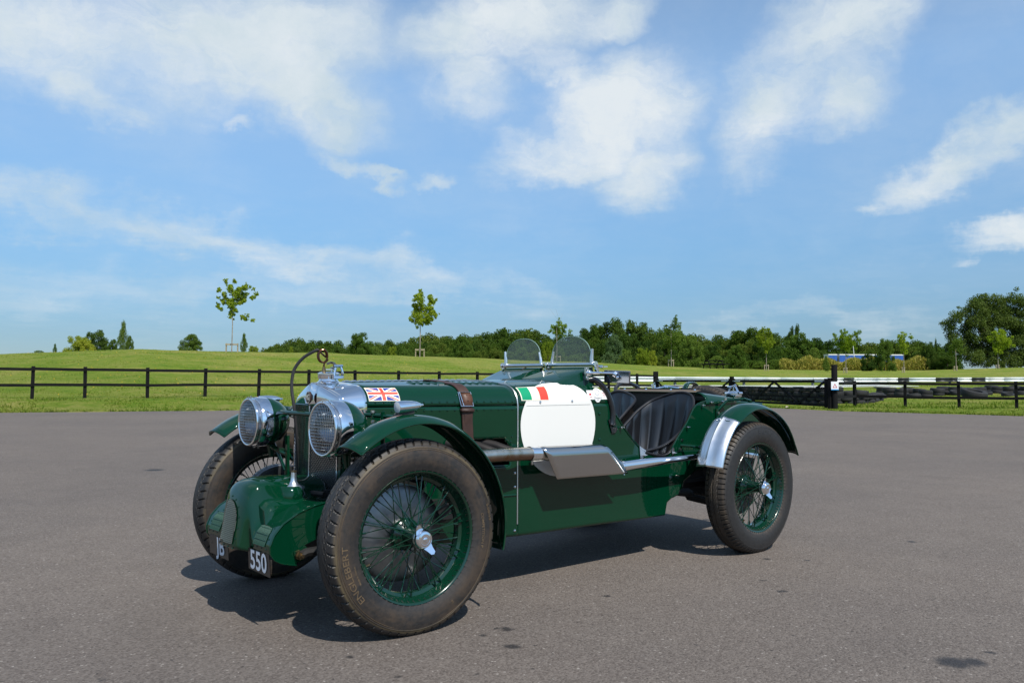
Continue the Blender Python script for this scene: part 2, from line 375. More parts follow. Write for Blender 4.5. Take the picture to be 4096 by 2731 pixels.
def sst(a, b, x): t = min(1, max(0, (x - a) / (b - a))); return t * t * (3 - 2 * t)
def text_mesh(txt, size, ext=0, off=0, align='CENTER', res=3, spacing=1.0):
    c = bpy.data.curves.new('t', 'FONT'); c.body = txt; c.size = size; c.extrude = ext; c.offset = off; c.align_x = align; c.align_y = 'CENTER'; c.resolution_u = res; c.space_character = spacing
    o = bpy.data.objects.new('t', c); COL.objects.link(o); dg = bpy.context.evaluated_depsgraph_get(); dg.update()
    me = bpy.data.meshes.new_from_object(o.evaluated_get(dg)); bpy.data.objects.remove(o); bpy.data.curves.remove(c); me.materials.clear()
    return me
def map_mesh(me, fn):
    n = len(me.vertices); a = np.empty(n * 3); me.vertices.foreach_get('co', a); a = a.reshape(-1, 3); a = np.array([fn(p) for p in a]); me.vertices.foreach_set('co', a.ravel()); me.update(); return me
def place(me, origin, ex, ey, ez=None):
    ex, ey = np.array(ex, float), np.array(ey, float); ez = np.cross(ex, ey) if ez is None else np.array(ez, float); o = np.array(origin, float)
    return map_mesh(me, lambda p: o + ex * p[0] + ey * p[1] + ez * p[2])
def pixpt(px, py, depth):   # a point at a known distance ahead of the camera
    d = FW * FPX + RT * (px - 2048) + UP * (1365.5 - py)
    h = np.array([FW[0], FW[1]]); h /= np.linalg.norm(h); k = depth / (d[0] * h[0] + d[1] * h[1])
    return CAM_P + d * k
# ================================================================== THE CAR  (x forward, y = its left, z up; front axle at x = 0)
CAR = thing('vintage_racing_car', 'dark green open two-seat vintage racing car with white roundel and wire wheels on the tarmac', 'car', (0, 0, 0))
def P(mb, name, m, par=None, **k): return mb.build(name, m, CAR if par is None else par, **k)
HB = [(.03, .206), (-.02, .222), (-.20, .260), (-.50, .322), (-.775, .374), (-.90, .380), (-2.40, .380), (-2.62, .376), (-2.95, .35)]
def hw(x): return ip(x, HB)
def zc(x): return ip(x, [(.03, .966), (-.02, .967), (-.4, .973), (-.775, .977), (-1.10, .990), (-1.33, .990)])
HZ = .860
def section(x, n=26):
    cw = ip(x, [(.03, .12), (-.775, .12), (-1.05, .075), (-1.35, .06)]); ch = ip(x, [(.03, .098), (-.775, .098), (-1.05, .108), (-1.35, .114)])
    b = hw(x); out = []
    for i in range(13):
        a = math.pi / 2 * i / 12; out.append((b - cw + cw * math.cos(a) ** .9, HZ + ch * math.sin(a) ** .9))
    yb, zb = out[-1]
    for i in range(1, n - 12):
        y = yb * (1 - i / (n - 13)); out.append((y, zb + (zc(x) - zb) * (1 - (y / yb) ** 2)))
    return out
def surf(x, s, off=0.0, side=1):   # s: arc length above (+) or below (-) the hinge line
    if s <= 0: return (x, side * (hw(x) + off), HZ + s)
    sec = section(x, 40); d = 0
    for (a, b) in zip(sec[:-1], sec[1:]):
        L = math.hypot(b[0] - a[0], b[1] - a[1])
        if d + L >= s or b is sec[-1]:
            t = min((s - d) / L, 1); y, z = a[0] + (b[0] - a[0]) * t, a[1] + (b[1] - a[1]) * t
            ny, nz = (b[1] - a[1]) / L, -(b[0] - a[0]) / L
            return (x, side * (y + ny * off), z + nz * off)
        d += L
# ---- body sides
def ztop(x):
    if x > -1.29: return HZ - .002
    T = [(-1.29, .862), (-1.40, .862), (-1.434, .855), (-1.449, .82), (-1.479, .795), (-1.541, .725), (-1.604, .666), (-1.660, .622), (-1.717, .590), (-1.796, .572), (-1.873, .563), (-1.925, .575), (-1.95, .597),
         (-2.013, .664), (-2.095, .741), (-2.160, .826), (-2.19, .843), (-2.226, .856), (-2.284, .864), (-2.60, .86), (-2.80, .85), (-2.95, .84)]
    return ip(x, T)
def zbot(x):
    return ip(x, [(-.02, .62), (-.30, .62), (-.305, .245), (-.79, .243), (-1.274, .237), (-1.743, .228), (-1.888, .228), (-1.907, .297), (-1.941, .315), (-2.01, .330), (-2.04, .343), (-2.06, .40), (-2.18, .46), (-2.62, .50), (-2.95, .52)])
for side in (1, -1):
    xs = sorted(set([round(-.02 - .0125 * i, 5) for i in range(235)] + [-.3, -.305, -1.888, -1.907, -2.04, -2.06]), reverse=True)
    bon = MB(); bod = MB(); hole = lambda x, z: -.735 < x < -.42 and .585 < z < .698 and not (x < -.70 and z > .698 - (-.70 - x) * .9) 
    def strip(mb, x0, x1):
        cols = []
        for x in (x0, x1):
            a, b = zbot(x), ztop(x); cols.append([a + (b - a) * k / 40 for k in range(41)])
        for k in range(40):
            zs = (cols[0][k], cols[1][k], cols[1][k + 1], cols[0][k + 1])
            if hole((x0 + x1) / 2, sum(zs) / 4): continue
            v = [(x0, side * hw(x0), zs[0]), (x1, side * hw(x1), zs[1]), (x1, side * hw(x1), zs[2]), (x0, side * hw(x0), zs[3])]
            mb.add(v, [(0, 1, 2, 3) if side == 1 else (3, 2, 1, 0)])
    for x0, x1 in zip(xs[:-1], xs[1:]):
        strip(bon if x0 > -.775 else bod, x0, x1)
    P(bon, 'bonnet_side', GREEN, fix=True, solid=.004, angle=30)
    P(bod, 'body_side', GREEN, fix=True, solid=.006, angle=30)
# ---- bonnet top, scuttle
def loft(x0, x1, n):
    rows = []
    for i in range(n + 1):
        x = x0 + (x1 - x0) * i / n; h = [(x, y, z + (.0015 if k == 0 else 0)) for k, (y, z) in enumerate(section(x))]
        rows.append([(x, y, z) for (x, y, z) in h] + [(x, -y, z) for (x, y, z) in h[::-1][1:]])
    return rows
P(MB().grid(loft(-.03, -.7725, 24)), 'bonnet_top', GREEN, fix=True, solid=.004)
rows = loft(-.7785, -1.29, 20)
P(MB().grid(rows), 'scuttle', GREEN, fix=True, solid=.004)
# scuttle rear flank: swept back down to the cutaway on each side
for side in (1, -1):
    mb = MB(); sec = section(-1.29)[:13]; R = []
    for (y, z) in sec:
        xe = ip(z, [(.86, -1.43), (.92, -1.345), (.965, -1.295), (.99, -1.291)])
        R.append([(-1.29 + (xe + 1.29) * k / 4, side * y, z) for k in range(5)])
    P(mb.grid(R), 'scuttle_flank', GREEN, fix=True, solid=.004)
# front edge bead, seam strips and centre hinge
P(MB().tube([surf(-.775, s, .002) for s in np.linspace(-.56, .0, 12)] + [(-.775, y, z + .002) for (y, z) in section(-.775)[1:]] + [(-.775, -y, z + .002) for (y, z) in section(-.775)[::-1][1:]] , .0042, 6), 'seam_strip', SILVERSTRIP)
P(MB().tube([(x, 0, zc(x) + .002) for x in np.linspace(-.04, -.77, 10)], .005, 6), 'bonnet_hinge', CHROME_OLD)
hb = MB()
for i in range(19): hb.tube([(-.05 - .038 * i, 0, zc(-.05 - .038 * i) + .003), (-.072 - .038 * i, 0, zc(-.07 - .038 * i) + .003)], .0065, 6)
P(hb, 'hinge_knuckles', CHROME_OLD)
# fold line below the bonnet side
for side in (1, -1):
    P(MB().tube([(x, side * (hw(x) + .001), .437) for x in (-.31, -.5, -.77)], .005, 6), 'valance_bead', GREEN)
# louvres in two rows of the bonnet top, each pressed proud
lv = MB(); L0 = surf(-.3, .19)
for k in range(13):
    for side in (1, -1):
        x = -.315 - .036 * k
        for row in (0,):
            s = .185
            a, b = surf(x, s, 0, side), surf(x, s + .05, 0, side); a2, b2 = surf(x - .022, s, .001, side), surf(x - .022, s + .05, .001, side)
            t1, t2 = surf(x - .019, s + .003, .007, side), surf(x - .019, s + .047, .007, side)
            v = [a, b, t2, t1, a2, b2]
            lv.add(v, [(0, 1, 2, 3), (3, 2, 5, 4), (0, 3, 4), (1, 5, 2)])
P(lv, 'louvres', GREEN, smooth=False)
# rivets
def rivet(mb, p, n, r=.0052):
    n = Vector(n).normalized(); p = Vector(p); a = n.cross(Vector((.3, .2, .9))).normalized(); b = n.cross(a); v = []; f = []
    for (rr, h) in ((1, 0), (.75, .55), (0, .8)):
        for k in range(6): v.append(p + (a * math.cos(k * 1.0472) + b * math.sin(k * 1.0472)) * r * rr + n * r * h)
    for i in range(2):
        for k in range(6): f.append((i * 6 + k, i * 6 + (k + 1) % 6, i * 6 + 6 + (k + 1) % 6, i * 6 + 6 + k))
    mb.add(v, f)
rv = MB()
for side in (1, -1):
    for i in range(20):
        x = -.035 - .0375 * i
        if -.545 < x < -.455: continue
        rivet(rv, surf(x, .020, .0, side), (0, side, .15)); rivet(rv, surf(x, -.018, .0, side), (0, side, 0))
    for p in ((-.715, .70), (-.738, .69), (-.745, .715)): rivet(rv, (p[0], side * hw(p[0]), p[1]), (0, side, 0))
    for p in ((-1.344, .809), (-1.344, .676)): rivet(rv, (p[0], side * .38, p[1]), (0, side, 0), .009)
    for x in np.linspace(-.80, -1.26, 5): rivet(rv, (x, side * .33, ip(x, [(-.8, .955), (-1.3, .968)])), (0, side, 1), .003)
P(rv, 'body_rivets', GREEN)
ss = MB()
for z in (.540, .475, .270): rivet(ss, (-.762, hw(-.762), z), (0, 1, 0), .0075)
for p in ((-.918, .873), (-1.14, .876)): rivet(ss, (p[0], surf(p[0], p[1] - HZ)[1], p[1]), (0, 1, .1), .008)
P(ss, 'slotted_screws', CHROME_OLD)
def stud(p, par=None):
    o = MB().tube([(0, 0, 0), (0, .012, 0)], .0045, 8).tube([(0, .010, 0), (0, .014, 0)], .007, 8).tube([(0, .012, 0), (-.002, .026, .001)], .0028, 6).build('tonneau_stud', CHROME_OLD, CAR); o.location = p; return o
for (x, z) in ((-1.506, .732), (-1.70, .574), (-1.962, .572), (-2.09, .714), (-2.235, .838)): stud((x, .381, z))
for (x, z) in ((-2.313, .849), (-2.431, .852), (-2.548, .857)): stud((x, .386, z + .006))
# ---- decals on the left flank
def decal(name, fn, u0, u1, v0, v1, nu, nv, mats, parent=None, off=.0016, side=1):
    mb = MB(); V = {}
    for i in range(nu):
        for j in range(nv):
            u, v = (i + .5) / nu, (j + .5) / nv; k = fn(u, v)
            if k is None: continue
            ids = []
            for (a, b) in ((i, j), (i + 1, j), (i + 1, j + 1), (i, j + 1)):
                if (a, b) not in V: V[(a, b)] = len(mb.v); mb.v.append(tuple(surf(u0 + (u1 - u0) * a / nu, v0 + (v1 - v0) * b / nv, off, side)))
                ids.append(V[(a, b)])
            mb.f.append(tuple(ids[::-1])); mb.mi.append(k)
    return mb.build(name, mats, CAR if parent is None else parent)
def disc(name, cx, cz, r, m, off):
    mb = MB(); n = 72; rings = 12; v = []
    for i in range(rings + 1):
        for k in range(n):
            a = 2 * math.pi * k / n; dz = r * i / rings * math.sin(a); v.append(surf(cx + r * i / rings * math.cos(a), cz - HZ + dz * (1 if dz < 0 else .885), off))
    f = []
    for i in range(rings):
        for k in range(n): f.append((i * n + k, (i + 1) * n + k, (i + 1) * n + (k + 1) % n, i * n + (k + 1) % n))
    mb.add(v, f); return mb.build(name, m, CAR)
disc('number_roundel', -1.053, .765, .2590, WHITE, .0013)
rl = MB()
rl.grid([[surf(x, s, .0021) for s in (-.0035, -.0012)] for x in np.linspace(-.83, -1.275, 14)])
P(rl, 'roundel_seam', mat('seam_shadow_line', (.38, .38, .37), .7))
def uj(u, v):
    w, h = u * 2, 1 - v; u2 = u * 60; v2 = h * 30
    if u2 < 1.3 or u2 > 58.7 or v2 < 1.2 or v2 > 28.8: return 0
    X, Y = (u2 - 1.3) / 57.4 * 60, (v2 - 1.2) / 27.6 * 30
    dx, dy = X - 30, Y - 15
    if abs(dx) < 3 or abs(dy) < 3: return 1
    if abs(dx) < 5 or abs(dy) < 5: return 0
    d1 = (dy * 2 - dx) / math.sqrt(5); d2 = (dy * 2 + dx) / math.sqrt(5)   # distances to diagonals
    for d, s in ((d1, 1), (d2, -1)):
        if abs(d) < 3:
            off = d * (1 if dx * s > 0 else -1) * s if s == 1 else d * (1 if dx > 0 else -1)
            if 0 < off < 2: return 1
            return 0
    return 2
decal('union_flag_sticker', uj, -.044, -.186, .026, .101, 96, 48, [CREAM, FRED, FBLUE])
def it(u, v):
    if u < .035 or u > .965 or v < .05 or v > .95: return 0
    return 1 if u < .36 else (2 if u > .66 else 0)
decal('italian_flag_sticker', it, -.800, -.981, .022, .101, 60, 24, [CREAM, FGRN, FRED], off=.0024)
def sk(u, v):
    w, h = (u - .5) * .155, (v - .5) * .078
    if abs(w) < .0775 and abs(h) < .024: return 0
    if (w - 0.00) ** 2 + (h - .006) ** 2 < .031 ** 2 or (w ** 2 + (h + .018) ** 2 < .0215 ** 2): return 0
    return None
STW = mat('sticker_white', (.80, .80, .79), .35)
STK = decal('rally_sticker', sk, -1.255, -1.410, .008, .086, 62, 32, [STW])
def on_side(me, x0, s0, off, par, m, name):
    map_mesh(me, lambda p: surf(x0 - p[0], s0 + p[1], off)); me.materials.append(m); return obj(name, me, None, par)
STXT = mat('sticker_print', (.08, .08, .09), .5); SRED = mat('sticker_red_print', (.55, .05, .06), .5)
on_side(text_mesh('Chopard', .0165), -1.332, .031, .0022, STK, STXT, 'sticker_lettering')
on_side(text_mesh('GENEVE', .005), -1.332, .0185, .0022, STK, STXT, 'sticker_lettering')
ringm = MB(); 
for rr in (.018, .0125): ringm.grid([[(rr * math.cos(a), rr * math.sin(a), 0) for a in np.linspace(0, 2 * math.pi, 25)], [((rr + .0012) * math.cos(a), (rr + .0012) * math.sin(a), 0) for a in np.linspace(0, 2 * math.pi, 25)]])
on_side(ringm.mesh('sticker_ring'), -1.332, .060, .0022, STK, STXT, 'sticker_ring')
rb = MB().grid([[(-.008, y, 0), (.008, y, 0)] for y in (-.005, .005)]); on_side(rb.mesh('x'), -1.278, .050, .0022, STK, SRED, 'sticker_block')
for k, w in enumerate(('MAESTRO', 'SINCE', '1963')): on_side(text_mesh(w, .0075), -1.382, .056 - .0095 * k, .0022, STK, SRED, 'sticker_lettering')
on_side(text_mesh('1000', .0085), -1.280, .036, .0022, STK, SRED, 'sticker_lettering')

# ---- radiator shell: V-fronted chrome surround
def hx(y): return .118 - .030 * min(abs(y), .2) / .19
fo = [(.196, .56), (.196, .80), (.196, .86), (.195, .885), (.190, .899), (.178, .909), (.150, .921), (.11, .937), (.07, .950), (.045, .957), (.02, .963), (0, .966)]
fo = resamp(fo, 40)
ro = resamp([(hw(-.03) + .002, .56)] + [(y + .002, z + .002) for (y, z) in section(-.03)], 40)
rows = []
for t in np.linspace(0, 1, 9):
    r = []
    for (a, b) in zip(fo, ro):
        xf = hx(a[0]) - .012 if a[1] > .87 else hx(a[0]) - .004
        r.append((xf + (-.034 - xf) * t, a[0] + (b[0] - a[0]) * t, a[1] + (b[1] - a[1]) * t))
    rows.append(r + [(x, -y, z) for (x, y, z) in r[::-1][1:]])
SH = P(MB().grid(rows, flip=False), 'radiator_shell', CHROME, fix=True, solid=.003, angle=28)
# header (chrome face above the mesh)
def ztf(y): return ip(abs(y), [(0, .966), (.02, .963), (.045, .957), (.07, .950), (.11, .937), (.15, .921), (.178, .909), (.190, .899), (.195, .885)])
rows = []
for y in np.linspace(-.195, .195, 53):
    zt = ztf(y); r = []
    for t in np.linspace(0, 1, 14):
        z = .867 + (zt - .867) * t
        bul = .006 * math.sin(math.pi * min(1, abs(y) / .19)) * math.sin(math.pi * t)
        scoop = -.010 * math.exp(-(abs(y) - .030) ** 2 / .00018) * (.35 + .65 * t)
        r.append((hx(y) + bul + scoop - .012 * t ** 3 + (.008 * math.exp(-(y / .016) ** 2) * (1 - .3 * t)), y, z))
    rows.append(r)
hd = MB().grid(rows)
P(hd, 'radiator_header', CHROME, SH, fix=True, solid=.002, angle=50)
P(MB().tube([(hx(y) + .001, y, .866) for y in np.linspace(-.195, .195, 21)], .0035, 6), 'header_lip', GREEN, SH)
# octagonal badge
bo = [(.0235 * math.cos(R_(22.5 + 45 * k)) * .92, .0275 * math.sin(R_(22.5 + 45 * k))) for k in range(8)]
BD = P(MB().poly([(.122, y, .900 + z) for (y, z) in bo], .006, (1, 0, 0)), 'octagonal_badge', BADGE_D, SH, smooth=False)
def octring(r0, r1):
    mb = MB(); a = [(.1286, r0 * .92 * math.cos(R_(22.5 + 45 * k)), .9 + r0 * 1.17 * math.sin(R_(22.5 + 45 * k))) for k in range(9)]
    b = [(.1286, r1 * .92 * math.cos(R_(22.5 + 45 * k)), .9 + r1 * 1.17 * math.sin(R_(22.5 + 45 * k))) for k in range(9)]
    return mb.grid([a, b])
P(octring(.0205, .0225), 'badge_ring', BADGE_L, SH, smooth=False)
for txt, dy, wd in (('M', -.0075, .62), ('G', .0065, .62)):
    me = text_mesh(txt, .034, off=.0013); place(me, (.1290, dy, .9), (0, wd, 0), (0, 0, 1.0)); me.materials.append(BADGE_L); obj('badge_letter', me, None, SH)
# grille: two panes of diamond mesh over a dark core
def wires(p00, ux, uz, W_, H_, step, ang, r, mb):
    ux, uz, p00 = map(np.array, (ux, uz, p00)); ca, sa = math.cos(ang), math.sin(ang); nrm = np.cross(ux, uz)
    for s in (1, -1):
        d = np.array([ca * s, sa]); nn = np.array([-sa, ca * s]) ; 
        corners = np.array([[0, 0], [W_, 0], [W_, H_], [0, H_]]) @ nn
        k = math.ceil(corners.min() / step)
        while k * step < corners.max():
            c = nn * k * step; ts = []
            for (o, lim) in ((0, W_), (1, H_)):
                for e in (0, lim):
                    if abs(d[o]) > 1e-6:
                        t = (e - c[o]) / d[o]; q = c + d * t
                        if -1e-6 <= q[0] <= W_ + 1e-6 and -1e-6 <= q[1] <= H_ + 1e-6: ts.append(t)
            if len(ts) >= 2 and max(ts) - min(ts) > .002:
                a, b = c + d * min(ts), c + d * max(ts)
                mb.tube([p00 + ux * a[0] + uz * a[1] + nrm * r * s * .6, p00 + ux * b[0] + uz * b[1] + nrm * r * s * .6], r, 3, False)
            k += 1
    return mb
gm = MB()
for s in (1, -1):
    a = np.array([.114, 0, .480]); b = np.array([.086, s * .190, .480]); ux = (b - a) / np.linalg.norm(b - a)
    wires(a + ux * .003, ux, (0, 0, 1), np.linalg.norm(b - a) - .004, .385, .0098, R_(52), .0014, gm)
GR = P(gm, 'radiator_mesh', CHROME_OLD, SH, smooth=False, kind='stuff')
P(MB().tube([(.119, 0, .865), (.117, 0, .70), (.118, 0, .47)], .0035, 8), 'grille_centre_bar', CHROME_OLD, SH)
for s in (1, -1): P(MB().box((.086, s * .193, .66), (.012, .007, .41)), 'grille_side_bar', CHROME, SH)
core = MB(); rows = [[(.088, 0, z), (.060, .19, z)] for z in (.45, .87)]
for s in (1, -1): core.add([(.092, 0, .45), (.062, s * .190, .45), (.062, s * .190, .868), (.092, 0, .868)], [(0, 1, 2, 3)])
P(core, 'radiator_core', mat('radiator_core_black', (.006, .008, .012), .6, .3, bump=.6, bscale=300), SH, smooth=False)

# ---- radiator cap, clamp, overflow coil and hose
CP = P(MB().lathe([(.001, .960), (.060, .960), (.050, .968), (.043, .974), (.041, .981), (.046, .983), (.048, .998), (.0455, 1.0), (.051, 1.002), (.051, 1.006), (.038, 1.012), (.001, 1.014)], 40, 'z', (.028, 0, 0)), 'radiator_cap', CHROME, angle=30)
cl = MB().tube([(.028, .045, .990), (.028, .052, 1.004), (.024, .050, 1.022), (.020, .046, 1.038), (.016, .028, 1.047)], [.005, .006, .0045, .005, .005], 8)
cl.tube([(-.010, .048, .992), (-.012, .054, 1.006), (-.010, .050, 1.024), (-.004, .046, 1.040)], [.005, .006, .0045, .006], 8)
cl.tube([(.030, .047, 1.038), (-.014, .047, 1.040)], .0065, 8).tube([(.034, .052, .990), (-.016, .052, .990)], .006, 8)
cl.tube([(.02, .008, 1.012), (.02, .008, 1.030), (.016, .030, 1.034), (.014, .042, 1.024)], .005, 8).box((.02, .0, 1.024), (.012, .06, .008))
cl.tube([(.030, -.052, 1.004), (.030, -.040, 1.016)], .008, 8)
P(cl, 'cap_clamp', CHROME, CP)
P(MB().tube([(.016, .044, 1.042), (.020, .030, 1.052), (.024, .010, 1.055), (.028, -.012, 1.050)], .0055, 8), 'cap_lever', mat('lever_bronze', (.42, .36, .28), .25, 1), CP)
P(MB().tube([(.052, .0, 1.010), (.052, .0, 1.026)], .0085, 6).tube([(.052, 0, 1.024), (.052, 0, 1.036)], .0065, 6), 'brass_union', BRASS, CP, smooth=False)
coil = [(.052, 0, 1.034), (.052, .001, 1.048), (.048, .004, 1.056)]
for k in range(34):
    a = -math.pi * .42 + k * 2 * math.pi / 17; coil.append((.058 + .0255 * math.cos(a - math.pi / 2 + .3) * .75, .010 - .011 * k / 17 + .0255 * math.cos(a - math.pi / 2 + .3) * -.30, 1.0835 + .0285 * math.sin(a - math.pi / 2 + .3)))
coil += [(.078, -.012, 1.112)]
P(MB().tube(cr(coil, 90), .0040, 8), 'overflow_coil', COPPER, CP)
hs = [(.075, -.010, 1.112), (.088, -.018, 1.106), (.125, -.055, 1.075), (.152, -.078, 1.03), (.163, -.082, .985), (.166, -.078, .93), (.160, -.066, .86), (.150, -.066, .78), (.140, -.072, .70), (.132, -.084, .62), (.128, -.090, .55), (.12, -.09, .46)]
P(MB().tube(cr(hs, 60), .0072, 10), 'overflow_hose', RUBBER)

# ---- headlamps with square-mesh stone guards
LZ, LY, LX = .782, .348, .246
def headlamp(s):
    def bld(mb, name, m, par, **k):
        o = mb.build(name, m, par, **k); return o
    body = MB().lathe([(.1125, -.074), (.1125, -.082), (.110, -.10), (.103, -.122), (.091, -.145), (.073, -.166), (.050, -.182), (.025, -.190), (.0005, -.192)], 56, 'x')
    H = body.build('headlamp', GREEN, CAR, angle=40, fix=True); H.location = (LX, s * LY, LZ); H.rotation_euler = (0, 0, s * .0192)
    MBx = MB()
    MBx.lathe([(.099 + .0065 * (1 + math.cos(a)) * .9, .0065 * math.sin(a) - .002) for a in np.linspace(0, 2 * math.pi, 13)], 64, 'x')
    bld(MBx, 'guard_rim', CHROME, H, fix=True)
    bld(MB().lathe([(.1035, -.004), (.1035, -.024)], 48, 'x'), 'guard_band', CHROME_OLD, H)
    bld(MB().lathe([(.104, -.021), (.1105, -.023), (.1135, -.030), (.1145, -.045), (.1145, -.070), (.1135, -.0755), (.111, -.0765)], 56, 'x'), 'lamp_rim', CHROME, H, fix=True)
    g = MB(); n = 16; R = .1005
    for k in range(n):
        c = -R + 2 * R * (k + .5) / n; hl = math.sqrt(max(0, R * R - c * c))
        for v in (0, 1):
            pts = []
            for t in np.linspace(-1, 1, 9):
                q = (c, hl * t) if v else (hl * t, c); rr = math.hypot(*q); pts.append((.001 + .012 * (1 - (rr / R) ** 2) + (-.0006 if v else .0012), q[0], q[1]))
            g.tube(pts, .0009 if v else .0012, 4, False)
    bld(g, 'stone_guard_mesh', STEEL, H, smooth=True, kind='stuff')
    bld(MB().lathe([(.0005, -.010), (.05, -.012), (.09, -.019), (.1035, -.024)], 48, 'x'), 'lamp_lens', LENS, H)
    bld(MB().lathe([(.1030, -.028), (.098, -.045), (.082, -.075), (.058, -.10), (.03, -.113), (.0005, -.116)], 48, 'x'), 'reflector', mat('silvered_reflector', (.26, .28, .31), .14, 1), H)
    bld(MB().ball((-.075, 0, 0), .016, 10), 'lamp_bulb', mat('bulb_glass', (.7, .75, .8), .1, .2), H)
    bld(MB().tube([(.0, 0, .108), (0, 0, .116)], .004, 8).box((-.012, 0, .1125), (.045, .012, .003)).tube([(-.012, 0, .110), (-.012, 0, .121)], .0035, 6), 'rim_clip', CHROME_OLD, H)
    sl = -s
    bld(MB().tube([(-.02, .055 * 1, -.10), (-.028, .058, -.118)], .005, 6).ball((-.01, .052, -.112), .008, 8), 'lower_clip', DARKM, H)
    bld(MB().tube([(-.11, 0, -.09), (-.115, 0, -.135), (-.118, 0, -.16)], [.022, .016, .014], 12), 'lamp_pillar', GREEN, H)
    return H
def lensm():
    m = bpy.data.materials.new('ribbed_lamp_glass'); m.use_nodes = True; t = NT(m.node_tree); t.n.clear()
    o = t.new('ShaderNodeOutputMaterial'); tr = t.new('ShaderNodeBsdfTransparent'); tr.inputs[0].default_value = (.9, .93, .95, 1); gl = t.new('ShaderNodeBsdfGlossy'); gl.inputs['Roughness'].default_value = .06
    sp = t.new('ShaderNodeSeparateXYZ'); t.put(sp.inputs[0], t.coord()); wv = t.math('SINE', t.math('MULTIPLY', sp.outputs[1], 420.0))
    bmp = t.bump(wv, .35, .002); t.put(gl.inputs['Normal'], bmp); mm = t.new('ShaderNodeMixShader'); mm.inputs[0].default_value = .07
    t.l.new(tr.outputs[0], mm.inputs[1]); t.l.new(gl.outputs[0], mm.inputs[2]); t.l.new(mm.outputs[0], o.inputs[0]); return m
LENS = lensm()
headlamp(1); headlamp(-1)
fr = MB()
fr.tube(cr([(.145, -.30, .800), (.165, -.20, .828), (.172, -.10, .831), (.172, .10, .831), (.165, .20, .828), (.145, .30, .800)], 24), .0105, 10)
P(fr, 'lamp_tie_bar', GREEN)
for s in (1, -1):
    f = MB().tube([(.128, s * .335, .665), (.115, s * .30, .648), (.085, s * .255, .63), (.06, s * .215, .60)], .012, 8)
    f.bar((.10, s * .245, .72), (.10, s * .235, .46), .012, .020).bar((.125, s * .335, .655), (.06, s * .22, .655), .03, .010)
    f.tube([(.13, s * .345, .70), (.10, s * .26, .56)], .008, 8)
    P(f, 'lamp_bracket', GREEN)
    f = MB().tube([(.06, s * .21, .828), (.03, s * .33, .832), (-.005, s * .40, .829), (-.02, s * .47, .824), (-.04, s * .50, .835), (-.03, s * .56, .838)], .0095, 8)
    f.tube([(-.005, s * .40, .812), (-.005, s * .40, .846)], .012, 8).tube([(.02, s * .36, .815), (.02, s * .36, .85)], .006, 6)
    f.tube([(-.005, s * .40, .83), (-.03, s * .36, .72), (-.05, s * .32, .60)], .010, 8)
    P(f, 'wing_stay', GREEN)
    P(MB().tube([(.02, s * .36, .842), (.02, s * .36, .852)], .009, 6).tube([(-.02, s * .47, .83), (-.02, s * .47, .842)], .009, 6).tube([(.02, s * .36, .80), (.02, s * .36, .812)], .007, 6), 'stay_bolts', CHROME_OLD, smooth=False)

# ---- wings (cycle type)
def wing(name, cx, cy, s, tab, y0, y1, crown, m, steer=0., edge=True, ridge=False, n=48, ph0=None, ph1=None, lift=0.):
    phs = np.linspace(ph0 if ph0 is not None else tab[0][0], ph1 if ph1 is not None else tab[-1][0], n); rows = []
    for ph in phs:
        r0 = ip(ph, tab); row = []
        for t in np.linspace(-1, 1, 19):
            c = crown * (1 - abs(t) ** 2.3)
            if ridge: c = crown * (1 - abs(t) ** 2.3) + .0065 * math.exp(-(t / .10) ** 2) - .004 * math.exp(-((abs(t) - .35) / .2) ** 2)
            r = r0 + c + lift; y = (y0 + y1) / 2 + (y1 - y0) / 2 * t * (1 + lift * 2)
            row.append((r * math.cos(R_(ph)), s * (y - cy), r * math.sin(R_(ph))))
        rows.append(row)
    mb = MB().grid(rows, flip=(s < 0)); o = mb.build(name, m, CAR, fix=True, solid=.0035, angle=45); o.location = (cx, s * cy, .371); o.rotation_euler = (0, 0, steer)
    if edge:
        for e in (0, -1):
            MB().tube([r[e] for r in rows], .0042, 6).build('wing_edge', m, o)
        MB().tube(rows[0], .004, 6).build('wing_edge', m, o); MB().tube(rows[-1], .004, 6).build('wing_edge', m, o)
    return o
FT = [(50, .437), (60, .437), (85, .441), (110, .440), (130, .428), (155, .418), (180, .413), (193, .412)]
RT_ = [(19, .428), (50, .448), (78, .456), (100, .448), (125, .432), (145, .410), (156, .409)]
